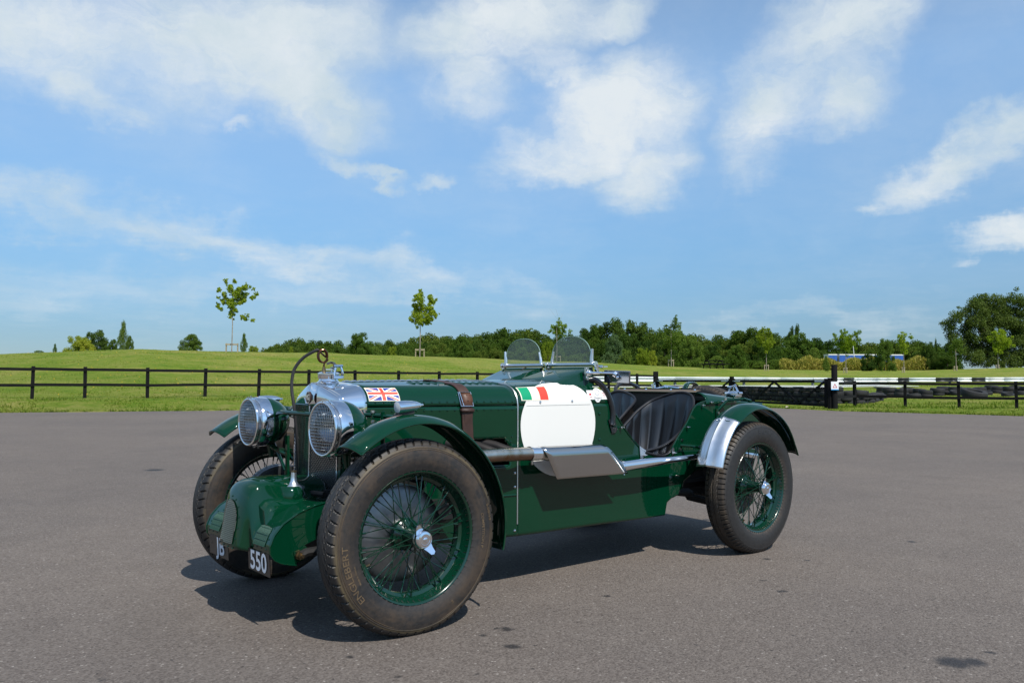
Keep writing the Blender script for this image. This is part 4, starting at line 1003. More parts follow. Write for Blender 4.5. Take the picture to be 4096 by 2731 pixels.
# ---- spare wheel tyre, hoop
def sidey(r): return float(np.interp(r, [.250, .258, .275, .305, .335, .352, .362, .369, .375, .379], [.050, .060, .070, .0745, .0725, .066, .059, .050, .034, .0]))
def tyre_mesh(name, kind):
    nu, prof = 720, []
    rs = [(.248, .046), (.252, .054), (.259, .0625), (.268, .0675), (.280, .0715), (.295, .0742), (.306, .0747), (.320, .0740), (.333, .0722), (.344, .0695), (.3445, .0700), (.3465, .0700), (.347, .0690), (.354, .0655), (.360, .0615), (.365, .0570)]
    half = [(y, r) for r, y in rs]
    tr = [(y, .379 - .0135 * (y / .0570) ** 2.4) for y in (.0545, .052, .0495, .047, .044, .041, .0385, .0375, .0340, .0330, .0315, .0300, .0270, .0230, .0220, .0205, .0190, .0160, .0125, .0100, .0090, .0075, .0060, .0030, 0.)]
    full = half + tr; prof = full + [(-y, r) for (y, r) in full[::-1][1:]]
    Y = np.array([p[0] for p in prof]); Rr = np.array([p[1] for p in prof]); m = len(prof)
    th = np.arange(nu) / nu * 2 * np.pi; T, YY = np.meshgrid(th, Y, indexing='ij'); RR = np.tile(Rr, (nu, 1)).copy(); idx = np.arange(nu)[:, None]
    ay = np.abs(YY)
    if kind == 'front':
        per = 12; ph = (idx + (YY > 0) * 6) % per
        sh = (ay > .0375) & (ay < .0655)
        lean = np.clip((ay - .0375) / .028, 0, 1)
        cut = sh & (((idx + (YY > 0) * 6 + np.round(lean * 3).astype(int)) % per) < 2)
        zig = .0025 * np.where((idx // 3) % 4 < 2, 1, -1)
        g1 = np.abs(ay - (.0315 + zig)) < .0020; g2 = np.abs(ay - (.0205 - zig * .6)) < .0014; g3 = np.abs(ay - (.0085)) < .0010
        sip = (ay < .030) & (((idx + np.round(ay * 500).astype(int)) % 12) < 1) & (ay > .010)
        RR -= np.where(cut, .0085, 0); RR -= np.where(~cut & g1, .0060, 0); RR -= np.where(~cut & g2, .0040, 0); RR -= np.where(g3 & ~cut, .0025, 0); RR -= np.where(sip & ~g1 & ~g2 & ~cut, .0028, 0)
        wv = ((ay > .0375) & (ay < .0655)); YY = YY + np.sign(YY) * np.where(wv & ~cut & (ay > .054), .0015, 0)
    else:
        per = 9; sh = (ay > .030) & (ay < .0635)
        cut = sh & (((idx + (YY > 0) * 4) % per) < 2)
        g = (np.abs(ay - .0305) < .0018) | (np.abs(ay - .0175) < .0014) | (ay < .0032)
        blk = (ay <= .030) & (((idx + np.round(ay * 900).astype(int)) % 9) < 1)
        RR -= np.where(cut, .0085, 0) + np.where(~cut & g, .0055, 0) + np.where(blk & ~g, .0035, 0)
    X = RR * np.cos(T); Zz = RR * np.sin(T)
    YY = YY * np.where(Zz < -.30, 1 + np.clip((-.30 - Zz) / .08, 0, 1) * .07, 1)
    Zz = np.maximum(Zz, -.3705)
    V = np.stack([X, YY, Zz], -1).reshape(-1, 3)
    i, j = np.meshgrid(np.arange(nu), np.arange(m - 1), indexing='ij'); i2 = (i + 1) % nu
    F = np.stack([i * m + j, i * m + j + 1, i2 * m + j + 1, i2 * m + j], -1).reshape(-1, 4)
    me = bpy.data.meshes.new(name); me.vertices.add(len(V)); me.vertices.foreach_set('co', V.ravel())
    me.loops.add(F.size); me.loops.foreach_set('vertex_index', F.ravel().astype(np.int32)); me.polygons.add(len(F))
    me.polygons.foreach_set('loop_start', (np.arange(len(F)) * 4).astype(np.int32)); me.polygons.foreach_set('loop_total', np.full(len(F), 4, np.int32)); me.update(calc_edges=True); me.validate()
    me.polygons.foreach_set('use_smooth', np.ones(len(F), bool)); me.set_sharp_from_angle(angle=R_(32)); return me
TF = tyre_mesh('front_tyre', 'front'); TF.materials.append(TYRE_F); TR = tyre_mesh('rear_tyre', 'rear'); TR.materials.append(TYRE_R)
# wheel meshes (local: y outward)
RIM = MB().lathe([(.2465, .058), (.2500, .0625), (.2545, .0640), (.2570, .0610), (.2565, .0570), (.2500, .053), (.246, .046), (.2405, .040), (.2380, .034), (.2340, .022), (.222, .016), (.2195, .0), (.222, -.016), (.2340, -.022), (.2380, -.034), (.2405, -.040), (.246, -.046), (.2565, -.057), (.257, -.061), (.2545, -.064), (.2465, -.058),
   (.2420, -.044), (.2360, -.034), (.2310, -.022), (.2190, -.016), (.2165, 0), (.2190, .016), (.2310, .022), (.2360, .034), (.2430, .048), (.2465, .058)], 96, 'y').mesh('rim', True, 40); RIM.materials.append(GREEN_W)
HUB = MB().lathe([(.0005, .084), (.030, .084), (.036, .080), (.037, .072), (.030, .066), (.029, .03), (.034, -.005), (.048, -.018), (.058, -.022), (.064, -.030), (.066, -.045), (.060, -.060), (.05, -.066)], 40, 'y').mesh('hub', True, 35); HUB.materials.append(GREEN_W)
SPN = MB().lathe([(.0375, .078), (.0400, .084), (.0400, .092), (.0370, .103), (.031, .112), (.030, .113), (.029, .1115), (.021, .1135), (.020, .1125), (.0005, .1135)], 40, 'y')
for a in (0, math.pi):
    ca, sa = math.cos(a), math.sin(a)
    def q(r, w, y): return (ca * r - sa * w, y, sa * r + ca * w)
    v = [q(.026, .021, .098), q(.026, -.021, .098), q(.046, -.014, .106), q(.064, -.010, .116), q(.069, 0, .118), q(.064, .010, .116), q(.046, .014, .106)]
    v2 = [(x, y - .010, z) for (x, y, z) in v]; n_ = 7
    SPN.add(v + v2, [tuple(range(7)), tuple(range(13, 6, -1))] + [(i, i + 7, (i + 1) % 7 + 7, (i + 1) % 7) for i in range(7)])
SPN.ball((0, .1135, 0), .010, 12, (1, .35, 1))
SPN = SPN.mesh('spinner', True, 35, fix=True); SPN.materials.append(CHROME)
def spoke(r0, y0, r1, y1, da, bend=True):
    a = (r0, y0, 0); b = (r1 * math.cos(da), y1, r1 * math.sin(da)); A = Vector(a); B = Vector(b); d = (B - A)
    k = A + d * .90
    mb = MB().tube([A, k], .0021, 5, False).tube([k, B], [.0037, .0042], 6, False); me = mb.mesh('spoke', True, 60); me.materials.append(GREEN_W); return me
SPK = [spoke(.034, .072, .2325, .026, R_(27)), spoke(.034, .072, .2325, .026, R_(-27)), spoke(.060, -.028, .2185, .012, R_(34)), spoke(.060, -.028, .2185, .012, R_(-34)), spoke(.036, -.004, .2180, -.010, R_(20)), spoke(.036, -.004, .2180, -.010, R_(-20))]
SPL = [(0, 10, 0), (1, 10, 25), (2, 10, 4), (3, 10, 30), (4, 10, 16), (5, 10, 35)]
VALVE = MB().tube([(.236, .0, 0), (.215, .012, 0), (.203, .018, 0)], [.004, .004, .005], 8).mesh('valve'); VALVE.materials.append(BRASS)
DRUM_F = MB().lathe([(.0005, -.052), (.07, -.052), (.12, -.056), (.168, -.062), (.188, -.070), (.192, -.080), (.192, -.118), (.186, -.125), (.10, -.130), (.0005, -.130)], 64, 'y').mesh('brake_drum', True, 30); DRUM_F.materials.append(ALU_DULL)
DRUM_R = MB().lathe([(.0005, -.060), (.10, -.060), (.158, -.066), (.168, -.074), (.168, -.118), (.160, -.125), (.0005, -.130)], 64, 'y').mesh('brake_drum', True, 30); DRUM_R.materials.append(mat('rear_drum_iron', (.09, .085, .08), .5, .7, var=.4, vscale=20))
def arc_text(txt, size, r, phi, me_r, wide=1.0, mirror=False):   # phi clockwise from top seen from outside
    me = text_mesh(txt, size, ext=.0004, off=.0001)
    def fn(p):
        rr = r + p[1]; a = math.pi / 2 + R_(phi) + p[0] * wide / r      # front lies to the left
        return (rr * math.cos(a), sidey(rr) + .0012 + p[2], rr * math.sin(a))
    map_mesh(me, fn); return me
def wheel(cx, cy, s, steer, tyre, front, roll=0., texts=True):
    w = bpy.data.objects.new('wheel', None); COL.objects.link(w); w.parent = CAR; w.location = (cx, cy, .371)
    w.rotation_euler = (0, 0, steer if s > 0 else steer + math.pi)
    ty = obj('tyre', tyre, None, w); hb_ = obj('rim', RIM, None, w); obj('hub', HUB, None, w)
    sp_ = obj('spinner', SPN, None, w); sp_.rotation_euler = (0, roll, 0)
    for (m_, c_, o_) in SPL:
        for k in range(c_):
            e = obj('spoke', SPK[m_], None, w); e.rotation_euler = (0, R_(o_ + 36 * k), 0)
    v_ = obj('valve', VALVE, None, w); v_.rotation_euler = (0, R_(25 if front else 62) + 0, 0)
    d_ = obj('brake_drum', DRUM_F if front else DRUM_R, None, w)
    if front and texts:
        for (t_, sz, r, ph, wd, mm) in (('ENGLEBERT', .034, .317, -110, 1.28, TYRETXT), ('5.00/19', .020, .338, 78, 1.2, TYRETXT), ('COMPETITION P', .0165, .302, 90, 1.15, TYRETXT), ('FABRIQUE EN FRANCE', .0095, .298, -28, 1.2, TYRETXT_D), ('Made in France', .010, .288, -112, 1.2, TYRETXT), ('E', .018, .305, 150, 1, TYRETXT)):
            me = arc_text(t_, sz, r, -ph if False else ph, None, wd); me.materials.append(mm); obj('tyre_lettering', me, None, w)
        mb = MB()
        for rr in (.3465, .3385): mb.lathe([(rr, sidey(rr) + .0002), (rr + .0008, sidey(rr) + .0012), (rr + .0016, sidey(rr + .0016) + .0002)], 120, 'y')
        mb.build('tyre_ridge', TYRETXT, w)
    elif texts:
        for (t_, sz, r, ph, mm) in (('RACING', .030, .318, 8, TYRETXT_D), ('5.00-19', .020, .318, 110, TYRETXT_D)):
            me = arc_text(t_, sz, r, ph, None, 1.3); me.materials.append(mm); obj('tyre_lettering', me, None, w)
    if front:
        mb = MB(); 
        for k in range(10):
            a = R_(150 + k * 7); mb.box((.175 * math.cos(a), -.072, .175 * math.sin(a)), (.012, .012, .012))
        mb.build('drum_shoe_fixings', DARKM, w)
    return w
wheel(0, .61, 1, -.0558, TF, True, R_(-57)); wheel(0, -.61, -1, -.0558, TF, True, R_(20))
wheel(-2.39, .61, 1, 0, TR, False, R_(-62)); wheel(-2.39, -.61, -1, 0, TR, False, R_(40))
# spare wheel upright in the tail under a riveted hoop
sw = bpy.data.objects.new('spare_wheel', None); COL.objects.link(sw); sw.parent = CAR; sw.location = (-2.905, -.07, .575); sw.rotation_euler = (0, 0, R_(90))
t_ = obj('tyre', TR, None, sw); t_.rotation_euler = (0, R_(60), 0); obj('rim', RIM, None, sw); obj('hub', HUB, None, sw)
hr = [[(-2.975 + .088 * (2 * a - 1) * -1, -.245 + .03 * t, .932 + .052 * math.sin(math.pi * a) ** .6 - .03 * abs(2 * a - 1) ** 4) for a in np.linspace(0, 1, 20)] for t in (0, 1)]
def hoop(y0, ang):
    rows = []
    for a in np.linspace(-.12, 1.12, 26):
        dx = .100 * math.cos(math.pi * a); dz = .052 * math.sin(math.pi * min(1, max(0, a))) - .10 * max(0, -a, a - 1) * 4
        rows.append([(-2.890 + dx, y0 + w_ * .022 + dx * math.tan(R_(ang)), .925 + dz - .004 * abs(w_) ** 3) for w_ in np.linspace(-1, 1, 7)])
    return rows
HP = hoop(-.175, 12)
H_ = P(MB().grid(HP), 'spare_wheel_hoop', GREEN, fix=True, solid=.004)
q = MB()
for r in HP[2:-2:2]: rivet(q, (r[1][0], r[1][1], r[1][2] + .001), (0, 0, 1), .004); rivet(q, (r[5][0], r[5][1], r[5][2] + .001), (0, 0, 1), .004)
q.build('hoop_rivets', CHROME_OLD, H_)
P(MB().box((-2.79, -.17, .900), (.018, .05, .05)), 'hoop_bracket', GREEN, smooth=False)
# ---- chassis, axles, springs, undertray
for s in (1, -1):
    P(MB().box((-1.28, s * .30, .40), (2.5, .045, .09)), 'chassis_rail', DARKM, smooth=False)
    P(MB().tube([(.32, s * .33, .292), (.30, s * .33, .30), (.0, s * .30, .300), (-.40, s * .30, .36)], .018, 8), 'front_spring', DARKM)
P(MB().tube([(0, -.56, .36), (0, -.40, .335), (0, .40, .335), (0, .56, .36)], .026, 10), 'front_axle', DARKM); P(MB().tube([(-.12, -.50, .33), (-.12, .50, .33)], .011, 8), 'track_rod', DARKM)
P(MB().tube([(-2.39, -.56, .371), (-2.39, -.10, .371), (-2.39, 0, .371), (-2.39, .10, .371), (-2.39, .56, .371)], [.035, .045, .13, .045, .035], 14), 'rear_axle', DARKM)
P(MB().box((-.50, 0, .45), (.9, .40, .26)), 'engine_block', DARKM, smooth=False); P(MB().box((-1.30, 0, .33), (1.0, .60, .12)), 'undertray', DARKM, smooth=False); P(MB().box((-2.20, 0, .44), (.5, .60, .10)), 'rear_undertray', DARKM, smooth=False); P(MB().tube([(-1.6, 0, .38), (-2.35, 0, .38)], .03, 10), 'propeller_shaft', DARKM)
P(MB().tube([(-2.02, .36, .345), (-2.10, .38, .337)], [.022, .026], 12).tube([(-2.10, .38, .337), (-2.125, .385, .334)], .018, 8).tube([(-2.12, .36, .315), (-2.30, .37, .275), (-2.42, .37, .27), (-2.62, .36, .32), (-2.78, .35, .40)], .017, 8).tube([(-2.125, .36, .30), (-2.29, .37, .26), (-2.40, .37, .255), (-2.55, .36, .28)], .012, 8), 'rear_spring', DARKM)
for s in (1, -1): P(MB().tube([(.10, s * .40, .40), (.02, s * .52, .36)], .012, 8).tube([(-.02, s * .50, .36), (-.42, s * .34, .44)], .009, 8), 'steering_link', DARKM)
P(MB().box((.02, 0, .42), (.20, .36, .18)), 'underside_shade_box', BLACK, smooth=False)  # black box added for the darkness seen under the nose
# ================================================================== GROUND
Hf = np.array([FW[0], FW[1]]); Hf /= np.linalg.norm(Hf); Hr = np.array([RT[0], RT[1]]); Hr /= np.linalg.norm(Hr)
EDGE = [(-9000, 23), (0, 23.7), (775, 25.8), (1300, 28), (2300, 32.5), (3000, 32.6), (3300, 29.2), (3361, 28.4), (4096, 24.8), (12000, 24)]
def G(*a): return list(a)
COLS = [(-9000, G((0, 0), (29, .3), (60, 2.4), (90, 2.2), (400, .5))), (-800, G((0, 0), (29, .3), (60, 2.6), (90, 2.3), (400, .5))), (0, G((0, 0), (29.0, .30), (42, 1.05), (54, 2.2), (62, 2.77), (70, 2.9), (90, 2.5), (400, 0))),
 (560, G((0, 0), (30.0, .30), (42, 1.2), (54, 2.55), (62, 3.20), (70, 3.3), (90, 2.8), (400, 0))), (1000, G((0, 0), (35.3, .31), (46, 1.2), (57, 2.4), (66, 3.18), (74, 3.3), (90, 2.9), (400, 1))),
 (1300, G((0, 0), (38, .31), (50, 1.4), (60, 2.45), (70, 3.25), (80, 3.3), (100, 3.0), (400, 1))), (1600, G((0, 0), (39, .31), (52, 1.4), (64, 2.5), (75, 3.21), (85, 3.3), (110, 3.1), (400, 2))),
 (1900, G((0, 0), (41, .31), (54, 1.35), (68, 2.4), (80, 3.17), (90, 3.2), (120, 3.1), (400, 3))), (2300, G((0, 0), (36, .05), (43, .31), (58, 1.2), (74, 2.3), (88, 3.02), (100, 3.1), (130, 3.1), (400, 3))),
 (2685, G((0, 0), (41, 0), (46, .4), (60, 1.25), (74, 2.05), (83, 2.45), (95, 2.64), (110, 2.75), (140, 3.1), (400, 3))), (2860, G((0, 0), (38, 0), (44, .35), (60, 1.2), (78, 2.22), (95, 2.5), (110, 2.73), (140, 3.1), (400, 3))),
 (3100, G((0, 0), (35, 0), (42, .3), (50, .62), (70, 1.45), (90, 1.95), (110, 2.45), (125, 2.82), (140, 3.0), (400, 3))), (3400, G((0, 0), (29, .04), (33, .03), (38, .22), (42, .36), (50, .62), (70, 1.3), (90, 1.75), (105, 2.115), (130, 2.84), (150, 3.0), (400, 3))),
 (3700, G((0, 0), (27, .05), (31, .05), (36, .16), (42, .34), (50, .66), (70, 1.35), (90, 1.85), (105, 2.25), (130, 2.93), (150, 3.1), (400, 3))), (4096, G((0, 0), (26, .06), (29, .06), (34, .2), (42, .5), (52, .8), (70, 1.6), (90, 2.3), (105, 2.93), (130, 3.44), (150, 3.5), (400, 3))),
 (12000, G((0, 0), (26, .06), (42, .5), (70, 1.6), (105, 2.93), (130, 3.4), (400, 3)))]
CPX = [c[0] for c in COLS]
def gz(px, d):
    i = min(max(int(np.searchsorted(CPX, px)) - 1, 0), len(COLS) - 2); t = (px - CPX[i]) / (CPX[i + 1] - CPX[i]); t = min(1, max(0, t))
    a = ip(d, COLS[i][1]); b = ip(d, COLS[i + 1][1]); return a + (b - a) * t
def gxy(px, d):
    s = (px - 2048) / FPX; q = CAM_P[:2] + Hf * d + Hr * (s * d); return q
def gpt(px, d, dz=0.0):
    q = gxy(px, d); e = ip(px, EDGE); z = gz(px, d) * sst(0, 3, d - e) if d > e else 0; return (q[0], q[1], z + dz)
def mat_grass():
    m = bpy.data.materials.new('mown_grass'); m.use_nodes = True; t = NT(m.node_tree); b = t.n['Principled BSDF']
    co = t.new('ShaderNodeNewGeometry').outputs['Position']
    n1 = t.noise(co, .22, 6, .6, .3); n2 = t.noise(co, 1.6, 6, .7); n3 = t.noise(co, 14, 5, .75)
    mp = t.new('ShaderNodeMapping'); t.put(mp.inputs[0], co); mp.inputs['Scale'].default_value = (.5, .5, .5)
    k = t.math('ADD', t.math('MULTIPLY', n1, .38), t.math('ADD', t.math('MULTIPLY', n2, .42), t.math('MULTIPLY', n3, .42)))
    c = t.ramp(k, [(.36, (.042, .098, .006)), (.49, (.082, .158, .010)), (.60, (.150, .205, .022)), (.74, (.29, .255, .08))])
    vd = t.new('ShaderNodeVectorMath', operation='DISTANCE'); t.put(vd.inputs[0], co); vd.inputs[1].default_value = tuple(CAM_P[:2]) + (0,)
    dry = t.math('MULTIPLY', t.sstep(vd.outputs['Value'], 38, 70), .40)
    c = t.mix(t.math('MULTIPLY', dry, t.sstep(n1, .3, .7)), c, (.25, .235, .06))
    near = t.math('MULTIPLY', t.sstep(t.math('ADD', vd.outputs['Value'], t.math('MULTIPLY', n2, 3.0)), 31.5, 28.0), t.sstep(n2, .38, .62))
    c = t.mix(t.math('MULTIPLY', near, .55), c, (.27, .22, .10))
    t.put(b.inputs['Base Color'], c); b.inputs['Roughness'].default_value = .95; b.inputs['Specular IOR Level'].default_value = .1
    t.put(b.inputs['Normal'], t.bump(t.math('ADD', n3, t.math('MULTIPLY', n2, .8)), .9, .12)); return m
GRASSM = mat_grass()
pxs = np.unique(np.r_[np.linspace(-9000, -600, 26), np.linspace(-600, 4700, 330), np.linspace(4700, 12000, 24)])
rows = []
for px in pxs:
    e = ip(px, EDGE) + .12 * math.sin(px * .013) + .07 * math.sin(px * .057) + rng.normal() * .03; col = []
    ds = np.r_[e, e + .12, e + .3, e + .7, e + 1.3, e + 2.2, np.linspace(e + 3.2, 140, 90), 170, 220, 300, 400]
    for k, d in enumerate(ds):
        z = gz(px, d) * sst(0, 3, d - e) if k < 6 else gz(px, d)
        z += (-.05 if k == 0 else .012 if k == 1 else .03 + .018 * math.sin(d * 1.7 + px * .006) + .012 * math.sin(px * .021 - d * .9))
        q = gxy(px, d); col.append((q[0], q[1], z))
    rows.append(col)
gf = MB().grid(rows, flip=False).build('grass_field', GRASSM, None, angle=0); gf['kind'] = 'structure'
gd = MB().add([(3500 * math.cos(a), 3500 * math.sin(a), -.30) for a in np.linspace(0, 2 * math.pi, 49)[:-1]], [tuple(range(48))]).build('ground', GRASSM, None, smooth=False); gd['kind'] = 'structure'

def mat_tarmac():
    m = bpy.data.materials.new('worn_tarmac'); m.use_nodes = True; t = NT(m.node_tree); b = t.n['Principled BSDF']
    co = t.new('ShaderNodeNewGeometry').outputs['Position']
    big = t.noise(co, .35, 5, .6, .5); mid = t.noise(co, 3.0, 6, .65); fine = t.noise(co, 95, 4, .75); st = t.vor(co, 130); st2 = t.vor(co, 130, 1); pit = t.noise(co, 45, 4, .6)
    sp = t.new('ShaderNodeSeparateColor'); t.put(sp.inputs[0], st2)
    k = t.math('ADD', t.math('MULTIPLY', fine, .55), t.math('ADD', t.math('MULTIPLY', sp.outputs[0], .30), t.math('MULTIPLY', mid, .18)))
    c = t.ramp(k, [(.28, (.066, .053, .045)), (.50, (.120, .102, .089)), (.66, (.152, .131, .115)), (.80, (.212, .188, .166))])
    c = t.mix(1.0, c, t.ramp(big, [(.3, (.86, .86, .87)), (.7, (1.10, 1.08, 1.05))]), 'MULTIPLY')
    hole = t.sstep(pit, .375, .30); c = t.mix(t.math('MULTIPLY', hole, .75), c, (.022, .020, .019))
    spk = t.math('GREATER_THAN', sp.outputs[1], .992); c = t.mix(t.math('MULTIPLY', spk, .55), c, (.34, .31, .28))
    # oil drips and damp marks
    wob_ = t.vm('SCALE', t.vm('SUBTRACT', t.noise(co, 22, 4, .7, out=1), (.5, .5, .5)), scale=.055)
    cw = t.vm('ADD', co, wob_); acc = None
    for (x, y, r) in ((-.312, .835, .030), (-.285, .806, .016), (-.19, .835, .017), (-.183, 1.008, .032), (.327, .724, .022), (-1.245, 2.146, .068), (-1.30, 2.19, .05), (-1.68, 1.223, .028), (-1.808, 1.053, .020), (-1.206, -5.964, .11), (-1.458, 2.193, .022), (1.058, .389, .020), (.308, .997, .020), (-.993, .751, .026), (-2.259, .789, .028), (-.40, .80, .012), (-2.4, .95, .020), (.10, 1.15, .014), (-.72, 1.45, .016), (.62, 1.05, .012), (-1.1, 1.62, .012), (1.3, -.9, .03), (-3.4, 1.1, .03), (.9, -2.6, .05), (-3.1, -.2, .04), (1.9, -3.5, .06)):
        v = t.new('ShaderNodeVectorMath', operation='DISTANCE'); t.put(v.inputs[0], cw); v.inputs[1].default_value = (x, y, .01)
        q = t.sstep(v.outputs['Value'], r * 1.25, r * .45); acc = q if acc is None else t.math('MAXIMUM', acc, q)
    c = t.mix(t.math('MULTIPLY', acc, .85), c, (.014, .013, .014))
    cr_ = t.vor(t.vm('ADD', co, wob_), .33, 0, 'DISTANCE_TO_EDGE')
    t.put(b.inputs['Base Color'], c); t.put(b.inputs['Roughness'], t.math('SUBTRACT', .88, t.math('MULTIPLY', acc, .25))); b.inputs['Specular IOR Level'].default_value = .35
    h = t.math('ADD', t.math('MULTIPLY', st, -.8), t.math('ADD', t.math('MULTIPLY', fine, .5), t.math('MULTIPLY', hole, -1.0)))
    t.put(b.inputs['Normal'], t.bump(h, .55, .006)); return m
TAR = mat_tarmac()
pts = []
for px in np.linspace(-9000, 12000, 80):
    q = gxy(px, ip(px, EDGE) + .35); pts.append((q[0], q[1], 0))
back = CAM_P[:2] - Hf * 60
pts += [tuple(back + Hr * 110) + (0,), tuple(back - Hr * 110) + (0,)]
tm = MB().add(pts, [tuple(range(len(pts)))]).build('tarmac', TAR, None, smooth=False); tm['kind'] = 'structure'

# scattered grass blades over the bank and verge
def cards(name, pos, size, m, asp=.35, upright=True, kind='stuff', parent=None, tri=True, seed=1):
    r = np.random.default_rng(seed); n = len(pos); pos = np.asarray(pos, float); size = np.broadcast_to(size, n)[:, None]
    a = r.uniform(0, 2 * np.pi, n)
    if upright:
        u = np.stack([np.cos(a), np.sin(a), np.zeros(n)], 1); w = np.stack([r.normal(0, .35, n), r.normal(0, .35, n), np.ones(n)], 1)
    else:
        u = r.normal(size=(n, 3)); u /= np.linalg.norm(u, axis=1)[:, None]; w = np.cross(u, r.normal(size=(n, 3))); w /= np.linalg.norm(w, axis=1)[:, None] + 1e-9
    if tri: V = np.stack([pos - u * size * asp, pos + u * size * asp, pos + w * size], 1).reshape(-1, 3); k = 3
    else: V = np.stack([pos - w * size * .5, pos + u * size * asp, pos + w * size * .55, pos - u * size * asp], 1).reshape(-1, 3); k = 4
    me = bpy.data.meshes.new(name); me.vertices.add(len(V)); me.vertices.foreach_set('co', V.ravel()); me.loops.add(n * k); me.loops.foreach_set('vertex_index', np.arange(n * k, dtype=np.int32))
    me.polygons.add(n); me.polygons.foreach_set('loop_start', np.arange(n, dtype=np.int32) * k); me.polygons.foreach_set('loop_total', np.full(n, k, np.int32)); me.update(calc_edges=True)
    if m is not None: me.materials.append(m)
    if name is None: return me
    return me
def gscatter(n, p0, p1, d0, d1, bias=1.0, seed=3):
    r = np.random.default_rng(seed); out = []
    for i in range(n):
        px = r.uniform(p0, p1); e = ip(px, EDGE); lo = max(d0, e + .05); d = lo + (d1 - lo) * r.random() ** bias; out.append(gpt(px, d))
    return np.array(out)
pp = np.vstack([gscatter(42000, -250, 2500, 23, 62, 1.35, 3), gscatter(9000, -250, 2500, 56, 78, 1, 4), gscatter(16000, 3250, 4350, 24, 56, 1.3, 5), gscatter(9000, -250, 4350, 23, 34, 3.0, 6)])
gs = obj('grass', cards('grass', pp, rng.uniform(.035, .085, len(pp)), L_GRASS, .28), None); gs['kind'] = 'stuff'
pp = gscatter(1300, 3330, 4200, 28.8, 34, 1.0, 8)
gs = obj('grass_tufts', cards('tufts', pp, rng.uniform(.06, .16, len(pp)), L_GRASS, .15), None); gs['kind'] = 'stuff'
pp = gscatter(420, -100, 2300, 30, 64, .9, 9) + np.array([0, 0, .07])
fl = obj('yellow_wild_flowers', cards('flowers', pp, .040, mat('buttercup_yellow', (.75, .42, .01), .6), .5, False, tri=False), None); fl['kind'] = 'stuff'

# ================================================================== FENCES AND GATES
def fence_thing(label, pts, h, lab_posts=None, start_cap=True):
    x, y, z = pts[0]; T = thing('post_and_rail_fence', label, 'fence', (x, y, z)); o = np.array(pts[0])
    pm = MB().box((0, 0, 0), (.10, .10, 1)).mesh('fence_post', False); pm.materials.append(WOODBLK)
    for i, p in enumerate(pts):
        q = np.array(p) - o; H_ = h + .25; e = obj('post', pm, None, T); e.location = (q[0], q[1], q[2] + h - H_ / 2); e.scale = (1, 1, H_)
        e.rotation_euler = (rng.normal() * .012, rng.normal() * .012, math.atan2(pts[min(i + 1, len(pts) - 1)][1] - pts[max(i - 1, 0)][1], pts[min(i + 1, len(pts) - 1)][0] - pts[max(i - 1, 0)][0]))
    for a, b in zip(pts[:-1], pts[1:]):
        a, b = np.array(a) - o, np.array(b) - o; d = (b - a); L = np.linalg.norm(d); nrm = np.cross(d / L, (0, 0, 1)); c = CAM_P - (o + a)
        if nrm @ c < 0: nrm = -nrm
        for zz in (h - .10, h * .43):
            ja, jb = rng.normal() * .008, rng.normal() * .008
            m_ = MB().bar(a + nrm * .07 + (0, 0, zz + ja) - d * .004, b + nrm * .07 + (0, 0, zz + jb) + d * .004, .04, .095); m_.build('rail', WOODBLK, T, smooth=False)
    return T
D0 = 29.6
def LF(i):   # left fence post positions: evenly spaced, receding
    d = D0 * (1 + .03935 * i); X = D0 / FPX * ((593 + 263.3 * i) - 2048 * (1 + .03935 * i)); q = CAM_P[:2] + Hf * d + Hr * X; return (q[0], q[1], .31)
fence_thing('black two-rail timber fence running along the grass bank on the left', [LF(i) for i in (-11, -10, -9, -8, -7, -6, -5, -4, -3, -1.78, -1, 0, 1, 2, 3, 4, 5, 6, 7, 8, 9, 10, 11, 12, 12.7)], 1.08)
D1 = 32.5
def RFp(i):
    d = D1 * (1 - .0315 * i); X = D1 / FPX * ((3417.5 + 87 * i) - 2048 * (1 - .0315 * i)); q = CAM_P[:2] + Hf * d + Hr * X; return (q[0], q[1], .0)
gp1 = np.r_[gxy(3337, 29.6), -.03]
fence_thing('black two-rail timber fence right of the tall gate post, tyres lying behind it', [tuple(gp1[:2]) + (.0,)] + [RFp(i) for i in (0, 1, 2, 3, 4, 5)], 1.05)
def post(name, label, px, d, z0, z1, w, m=WOODBLK):
    q = gxy(px, d); T = MB().box((0, 0, (z1 - z0) / 2), (w, w, z1 - z0)).build(name, m, None, smooth=False); T.location = (q[0], q[1], z0); T.rotation_euler = (0, 0, math.atan2(Hf[1], Hf[0])); tag(T, label, 'post'); 
    b = T.modifiers.new('b', 'BEVEL'); b.width = .012; return T
GA = np.r_[gxy(2623, 44.4), 0]; GC = np.r_[gxy(3305, 29.8), 0]; GB = GA + (GC - GA) * .545
tp_ = MB().lathe([(.001, -.1), (.105, -.1), (.105, 1.60), (.095, 1.63), (.001, 1.635)], 14, 'z').build('gate_post', WOODBLK, None); q = gxy(3337, 29.6); tp_.location = (q[0], q[1], -.02)
tag(tp_, 'tall round black gate post carrying the small warning sign', 'post')
post('gate_post', 'square black gate post at the end of the left-hand fence', 2623, 44.4, 0, 1.52, .24)
q = CAM_P[:2]; 
